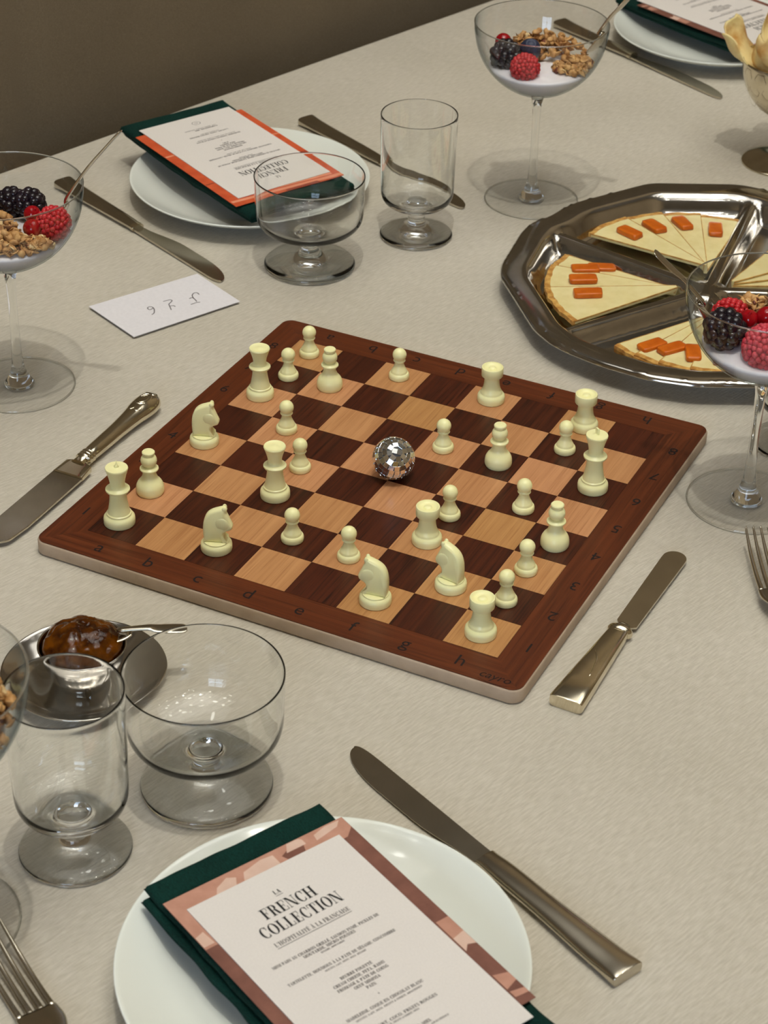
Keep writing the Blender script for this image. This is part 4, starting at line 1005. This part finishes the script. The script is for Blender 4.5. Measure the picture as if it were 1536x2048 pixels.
def teaspoon(label, tip, mid, bowl_end):
    """a slim spoon: tip is the free handle end; bowl_end lies in the food"""
    A, B = Vector(tip), Vector(bowl_end); d = B - A; L = d.length
    t = thing('teaspoon', label, 'spoon', A, 0, 'teaspoons')
    t.rotation_mode = 'QUATERNION'
    xa = d.normalized(); up = Vector((0, 0, 1)); ya = up.cross(xa).normalized(); za = xa.cross(ya)
    t.rotation_quaternion = Matrix((xa, ya, za)).transposed().to_quaternion()
    bm = bmesh.new()
    loft(bm, catmull([(0, 0, 0, .0030, .0005, 2), (.004, 0, 0, .0050, .0008, 2.4), (.02, 0, .0008, .0046, .0009, 2.6), (L * .4, 0, .0022, .0030, .0011, 2.6), (L * .7, 0, .0010, .0022, .0014, 2.4), (L - .028, 0, -.002, .0024, .0015, 2.2)], 4), n=14)
    finish('handle', bm, M['steel'], t)
    bm = bmesh.new()
    loft(bm, catmull([(L - .030, 0, -.002, .0024, .0013, 2.2), (L - .024, 0, -.0035, .0058, .0010, 2.2), (L - .012, 0, -.0048, .0082, .0010, 2.2), (L - .002, 0, -.0038, .0060, .0009, 2.2), (L, 0, -.003, .0014, .0006, 2)], 4), n=16)
    finish('spoon_bowl', bm, M['steel'], t)
    return t
def cpt(c, X, Y, z): return tuple(Vector((*COUPES[c], z)) + CR * X + CF * Y)
SP_B = (-.079, .5905, .152); SP_T = (-.0340, .5700, .2180)
teaspoon('slim steel teaspoon leaning in the coupe behind the cheese tray', SP_T, None, SP_B)
teaspoon('slim steel teaspoon leaning in the coupe by the ornate butter knife', (-.2533, .0330, .2400), None, (-.3270, .0315, .1450))
teaspoon('slim steel teaspoon leaning in the coupe in front of the cheese tray', (.1615, .1139, .2000), None, (.2180, .1265, .1440))

# ------------------------------------------------------------------ cheese tray
TC = Vector((.118, .420, 0))
OUTP = [(-.0456, .2250), (-.1262, .1845), (-.1738, .1076), (-.1800, .0900), (-.1840, .0660), (-.1946, .0440), (-.1950, .0200), (-.1845, -.0504), (-.1755, -.0719), (-.1090, -.1506), (-.0880, -.1660), (-.0700, -.1740), (-.0342, -.1825), (.0101, -.1860), (.0486, -.1781), (.1036, -.1500), (.1260, -.1420), (.1500, -.1180), (.1950, -.0500), (.2020, -.0300), (.2000, .0500), (.1800, .0880), (.1760, .1060), (.1250, .1780), (.1050, .1960), (.0300, .2220), (.0080, .2180), (-.0180, .2260)]
def ray_hit(a):
    c, s_ = math.cos(a), math.sin(a)
    best = .2
    for (x0, y0), (x1, y1) in zip(OUTP, OUTP[1:] + OUTP[:1]):
        dx, dy = x1 - x0, y1 - y0; den = c * dy - s_ * dx
        if abs(den) < 1e-9: continue
        t_ = (x0 * dy - y0 * dx) / den; u_ = (x0 * s_ - y0 * c) / den
        if t_ > 0 and -1e-6 <= u_ <= 1 + 1e-6: best = t_
    return best
_raw = [ray_hit(math.radians(k)) for k in range(360)]
_smo = [sum(_raw[(k + j) % 360] * w_ for j, w_ in zip(range(-3, 4), (1, 2, 3, 4, 3, 2, 1))) / 16 for k in range(360)]
def outline(a): return _smo[int(round(a)) % 360]
DIVS = [96, 166.5, 238, 310, 24]
def smooth01(x): x = max(0, min(1, x)); return x * x * (3 - 2 * x)
def tray_z(rho, a, Ro):
    f = rho / Ro
    # rim profile
    lip = .86
    if f > .985: return .0235 - .004 * ((f - .985) / .015)
    if f > lip + .02: return .0225 + .001 * math.sin((f - lip - .02) / (.965 - lip) * PI)
    wall = smooth01((f - .80) / (lip + .02 - .80)); z = .0035 + .019 * wall
    ridge = 0
    for dv in DIVS:
        da = math.radians((a - dv + 180) % 360 - 180)
        if abs(da) < PI / 2:
            d = abs(rho * math.sin(da)); ridge = max(ridge, smooth01(1 - (d - .0035) / .0085))
    hub = smooth01(1 - (rho - .016) / .012); ridge = max(ridge, hub)
    return max(z, .0035 + .0150 * ridge)
tray = thing('cheese_tray', 'polished steel tray with angular rim and five sunken compartments of sliced cheese', 'tray', TC)
bm = bmesh.new()
NT, fr = 360, [0.04, .08, .1, .12, .14, .16, .2, .25, .3, .36, .42, .48, .54, .6, .66, .71, .75, .775, .79, .805, .82, .835, .85, .865, .88, .9, .93, .96, .975, .985, .992, 1.0]
layers = []
for off in (0, -.0009):
    rings = []
    cen = bm.verts.new((0, 0, tray_z(0, 0, .2) + off))
    for f in fr:
        ring = []
        for k in range(NT):
            a = 360 * k / NT; Ro = outline(a); rho = f * Ro
            ring.append(bm.verts.new((rho * math.cos(math.radians(a)), rho * math.sin(math.radians(a)), max(.0004 if off == 0 else 0, tray_z(rho, a, Ro) + off))))
        rings.append(ring)
    for k in range(NT): bm.faces.new((cen, rings[0][k], rings[0][(k + 1) % NT]))
    for a_, b_ in zip(rings, rings[1:]):
        for k in range(NT): bm.faces.new((a_[k], a_[(k + 1) % NT], b_[(k + 1) % NT], b_[k]))
    layers.append(rings)
for k in range(NT): bm.faces.new((layers[0][-1][k], layers[0][-1][(k + 1) % NT], layers[1][-1][(k + 1) % NT], layers[1][-1][k]))
finish('tray_body', bm, M['tray_steel'], tray)
# cheese slices and quince paste
def cheese_slice(L, half, th, seed):
    rnd = random.Random(seed)
    o = bpy.data.objects.new('cheese_slice', None)
    pts = [(0, -.0016)]; n = 10; arc = []
    for k in range(n + 1):
        a = -half + 2 * half * k / n; r = L * (1 + rnd.uniform(-.006, .006)) - .0006
        arc.append((r * math.cos(a), r * math.sin(a)))
    pts = [(0, -.0014)] + arc + [(0, .0014)]
    bm = bmesh.new(); prism(bm, pts, 0, th, .0004)
    body = finish('cheese_slice', bm, M['cheese'], smooth=False)
    bm = bmesh.new()
    inner = [(x * (1 - .0026 / L), y * (1 - .0026 / L)) for x, y in arc]; outer = [(x * (1 + (.0026 + rnd.uniform(-.0006, .0006)) / L), y * (1 + .0026 / L)) for x, y in arc]
    for z0, z1 in ((-.0001, th + .0002),):
        lo = [bm.verts.new((x, y, z0)) for x, y in outer]; hi = [bm.verts.new((x, y, z1 * rnd.uniform(.9, 1.05))) for x, y in outer]
        li = [bm.verts.new((x, y, z0)) for x, y in inner]; hi2 = [bm.verts.new((x, y, z1)) for x, y in inner]
        for k in range(n):
            bm.faces.new((lo[k], lo[k + 1], hi[k + 1], hi[k])); bm.faces.new((hi[k], hi[k + 1], hi2[k + 1], hi2[k])); bm.faces.new((li[k], hi2[k], hi2[k + 1], li[k + 1])); bm.faces.new((lo[k], li[k], li[k + 1], lo[k + 1]))
        for k in (0, n): bm.faces.new((lo[k], hi[k], hi2[k], li[k]))
    finish('rind', bm, M['rind'], body, smooth=False)
    # thin brown crust along both straight sides
    for s_ in (-1, 1):
        x1, y1 = arc[0] if s_ < 0 else arc[-1]
        bm = bmesh.new()
        e = .0006 * s_
        prism(bm, [(0, .0014 * s_), (x1, y1), (x1, y1 + e), (0, .0014 * s_ + e)][::(1 if s_ < 0 else -1)], th - .0011, th + .0001)
        finish('side_crust', bm, M['rind'], body, smooth=False)
    bpy.data.objects.remove(o)
    return body
def quince_bm(sx, sy, sz, seed):
    bm = bmesh.new(); bmesh.ops.create_cube(bm, size=1)
    bmesh.ops.bevel(bm, geom=bm.edges[:], offset=.2, segments=3, affect='EDGES', profile=.6)
    for v in bm.verts: v.co = Vector((v.co.x * sx, v.co.y * sy, v.co.z * sz)) * (1 + .10 * noise.noise(v.co * 2.0 + Vector((seed * 3.1, 0, 0))))
    return bm
COMP = {'left': 'compartment nearest the chessboard a-file end', }
def fan(cname, acen, angs, apex_r, L, half, quince, seed, tilt=None, z0=.0052, qpos=None):
    for i, a in enumerate(angs):
        b = cheese_slice(L, half, .0036, seed + i)
        ac = math.radians(acen); ap = TC + Vector((math.cos(ac), math.sin(ac), 0)) * apex_r
        b.location = (ap.x, ap.y, z0 + .0019 * i)
        b.rotation_euler = (0, math.radians(1.0), math.radians(a))
        ordn = ['first', 'second', 'third', 'fourth', 'fifth'][i]
        tag(b, f'{ordn} pale cheese wedge from the bottom, {cname}', 'cheese', 'cheese wedges on the tray')
        if i < len(quince) and quince[i]:
            rr, off, qa = quince[i]
            q = finish('fruit_paste', quince_bm(.026, .0135, .0052, seed + i), M['quince'])
            ca = math.radians(a + off)
            q.location = (ap.x + rr * math.cos(ca), ap.y + rr * math.sin(ca), z0 + .0019 * i + .0036 + .0026 - rr * .0174)
            q.rotation_euler = (0, math.radians(1), math.radians(a + qa))
            tag(q, f'orange fruit paste block on the {ordn} cheese wedge, {cname}', 'fruit paste', 'fruit paste blocks on the cheese')

def fan2(cname, off, angs, L, half, quince, seed, qdir=None):
    ac = math.degrees(math.atan2(off[1], off[0])); fan(cname, ac, angs, math.hypot(*off), L, math.radians(half), quince, seed)
fan2('upper compartment of the tray', (-.0198, .0526), [105, 124, 142, 161], .122, 12.5, [(.088, -2, 5), (.0955, -1, 12), (.0915, 0, 4), (.0915, 1, -4)], 1)
fan2('compartment facing the tall tumbler', (-.029, -.0017), [174, 186, 200, 224], .119, 16.5, [(.078, -1, 30), (.089, -4, 22), (.086, -2, 8), (.0855, -5, -14)], 21)
fan2('compartment nearest the chessboard', (.0205, -.0190), [250, 262, 274, 288], .118, 12.5, [(.097, 0, -12), (.0925, -1, -26), (.0936, -1, 20), (.095, 0, 0)], 41)
fan2('compartment hidden behind the coupe', (.012, .036), [42, 56, 70], .118, 13, [(.09, 0, 0), (.09, 0, 0), None], 61)

# ------------------------------------------------------------------ jam cup on a saucer
JX, JY = -.0788, -.3098
jc = thing('jam_dish', 'small steel cup of jam on its own steel saucer', 'jam dish', (JX, JY, 0))
bm = bmesh.new(); lathe(bm, catmull([(0, .6), (30, .6), (36, 0), (40, .8), (50, 5.5), (55.4, 9.8), (56.6, 10.8), (56.2, 11.6), (54.6, 11.2), (49, 7.6), (40, 3.4), (30, 2.6), (0, 2.6)], 3), n=96, mm=.001); finish('saucer', bm, M['tray_steel'], jc)
bm = bmesh.new(); lathe(bm, catmull([(0, 2.7), (17, 2.7), (19, 3.4), (22.5, 8), (26.5, 17), (28.6, 26), (29.4, 31), (30.4, 32), (29.8, 32.6), (28.6, 31.6), (27.4, 26), (25, 17), (20, 8), (0, 6)], 3), n=72, mm=.001); finish('cup', bm, M['tray_steel'], jc)
bm = bmesh.new()
r = bmesh.ops.create_uvsphere(bm, u_segments=64, v_segments=40, radius=1)
for v in r['verts']:
    n_ = noise.noise(v.co * 2.2) * .16 + noise.noise(v.co * 7) * .09
    k = 1 + n_
    x, y, z = v.co
    if z < 0: v.co = Vector((x * .0262, y * .0262, z * .012))
    else: v.co = Vector((x * .0276 * (1 + n_ * .3), y * .0276 * (1 + n_ * .3), z * .0165 * k))
jam = finish('jam', bm, M['jam'], None, (JX, JY, .0295))
tag(jam, 'glossy dark amber jam mounded in the steel cup', 'jam')
teaspoon('steel teaspoon stuck in the amber jam', (-.0185, -.2715, .0415), None, (-.0760, -.3065, .0400))

# ------------------------------------------------------------------ silver goblet of cheese curls
GX, GY = .0800, .7630
gob = thing('cheese_goblet', 'silver goblet of cheese curls cut by the frame beyond the tray', 'goblet', (GX, GY, 0))
bm = bmesh.new(); lathe(bm, catmull([(0, 1), (30, 1), (39, 0), (40, 1), (38, 2.6), (24, 5), (10, 9), (6, 16), (6, 30), (8, 44), (14, 52), (29, 61), (42, 77), (49, 96), (51, 113)], 3) + [(50.6, 113.6), (49.8, 113)] + catmull([(47.6, 96), (40.8, 78), (28, 63), (12, 55), (0, 54)], 3), n=72, mm=.001); finish('goblet_body', bm, M['silver'], gob)
bm = bmesh.new()     # etched hexagons as thin raised rims
for row in range(3):
    z = .0745 + .0135 * row; rr = {0: .0408, 1: .0464, 2: .0496}[row]
    for k in range(16):
        a0 = 2 * PI * (k + .5 * (row % 2)) / 16
        for s_ in range(6):
            A, B = PI / 3 * s_, PI / 3 * (s_ + 1)
            def hp(a, r): return ((rr + .0005 + (z + r * math.sin(a) - z) * .25) * math.cos(a0 + r * math.cos(a) / rr), (rr + .0005 + r * math.sin(a) * .25) * math.sin(a0 + r * math.cos(a) / rr), z + r * math.sin(a))
            bm.faces.new([bm.verts.new(hp(A, .0078)), bm.verts.new(hp(B, .0078)), bm.verts.new(hp(B, .0071)), bm.verts.new(hp(A, .0071))])
finish('etched_pattern', bm, M['steel'], gob, smooth=False)
def curl(loc, rz, tilt, L, W, seed, label=None):
    bm = bmesh.new(); rnd = random.Random(seed); ph = rnd.uniform(0, 6)
    n, mq = 16, 10; A = []
    for sgn in (1, -1):
        g = []
        for i in range(n + 1):
            row = []
            for j in range(mq + 1):
                u, v = i / n, j / mq * 2 - 1
                wd = W * (.35 + .75 * math.sin(PI * (.12 + .80 * u)))
                x = v * wd * .5
                y = .012 * math.sin(v * 2.2 + ph) * u + .004 * math.sin(u * 9 + ph + v * 3) * u + .010 * u * u
                z = u * L + .003 * math.sin(v * 6 + ph) * u
                row.append(bm.verts.new((x, y + sgn * .0009, z)))
            g.append(row)
        A.append(g)
        for i in range(n):
            for j in range(mq): bm.faces.new((g[i][j], g[i][j + 1], g[i + 1][j + 1], g[i + 1][j]))
    for i in range(n):
        for j in (0, mq): bm.faces.new((A[0][i][j], A[0][i + 1][j], A[1][i + 1][j], A[1][i][j]))
    for j in range(mq):
        for i in (0, n): bm.faces.new((A[0][i][j], A[0][i][j + 1], A[1][i][j + 1], A[1][i][j]))
    o = finish('cheese_curl', bm, M['curl'], None, loc)
    o.rotation_euler = (tilt, 0, rz)
    tag(o, label or 'thin curled cheese shaving with golden edge standing in the silver goblet', 'cheese', 'cheese curls in the goblet')
# rz turns the curl's outward lean: lean direction is local -y rotated by rz for positive tilt
for k, (dx, dy, rz, tilt, L, W, lb) in enumerate([
    (-.028, .002, -66, .95, .060, .056, 'broad yellow cheese curl leaning out over the goblet rim toward the plate'),
    (-.012, -.030, -24, .42, .052, .044, 'golden browned cheese curl at the front of the silver goblet'),
    (-.014, .010, -100, .10, .075, .020, 'tall pale upright cheese curl rising from the silver goblet'),
    (-.006, -.004, -60, .30, .066, .022, 'slender pale cheese curl crossing the browned one in the goblet'),
    (.014, -.022, 20, .40, .050, .040, 'cheese curl at the frame edge on the front of the silver goblet'), (-.018, .024, -140, .5, .058, .034, 'cheese curl leaning away at the back of the silver goblet'), (.006, .006, 40, .1, .068, .034, 'upright broad cheese curl in the middle of the silver goblet')]):
    curl((GX + dx, GY + dy, .098), math.radians(rz), tilt, L, W, 5 + k, lb)

for o in bpy.data.objects:
    if o.type == 'MESH' and not o.cycles.is_caustics_caster: o.cycles.is_caustics_receiver = True
print('tris', sum(len(o.data.polygons) for o in bpy.data.objects if o.type == 'MESH'))
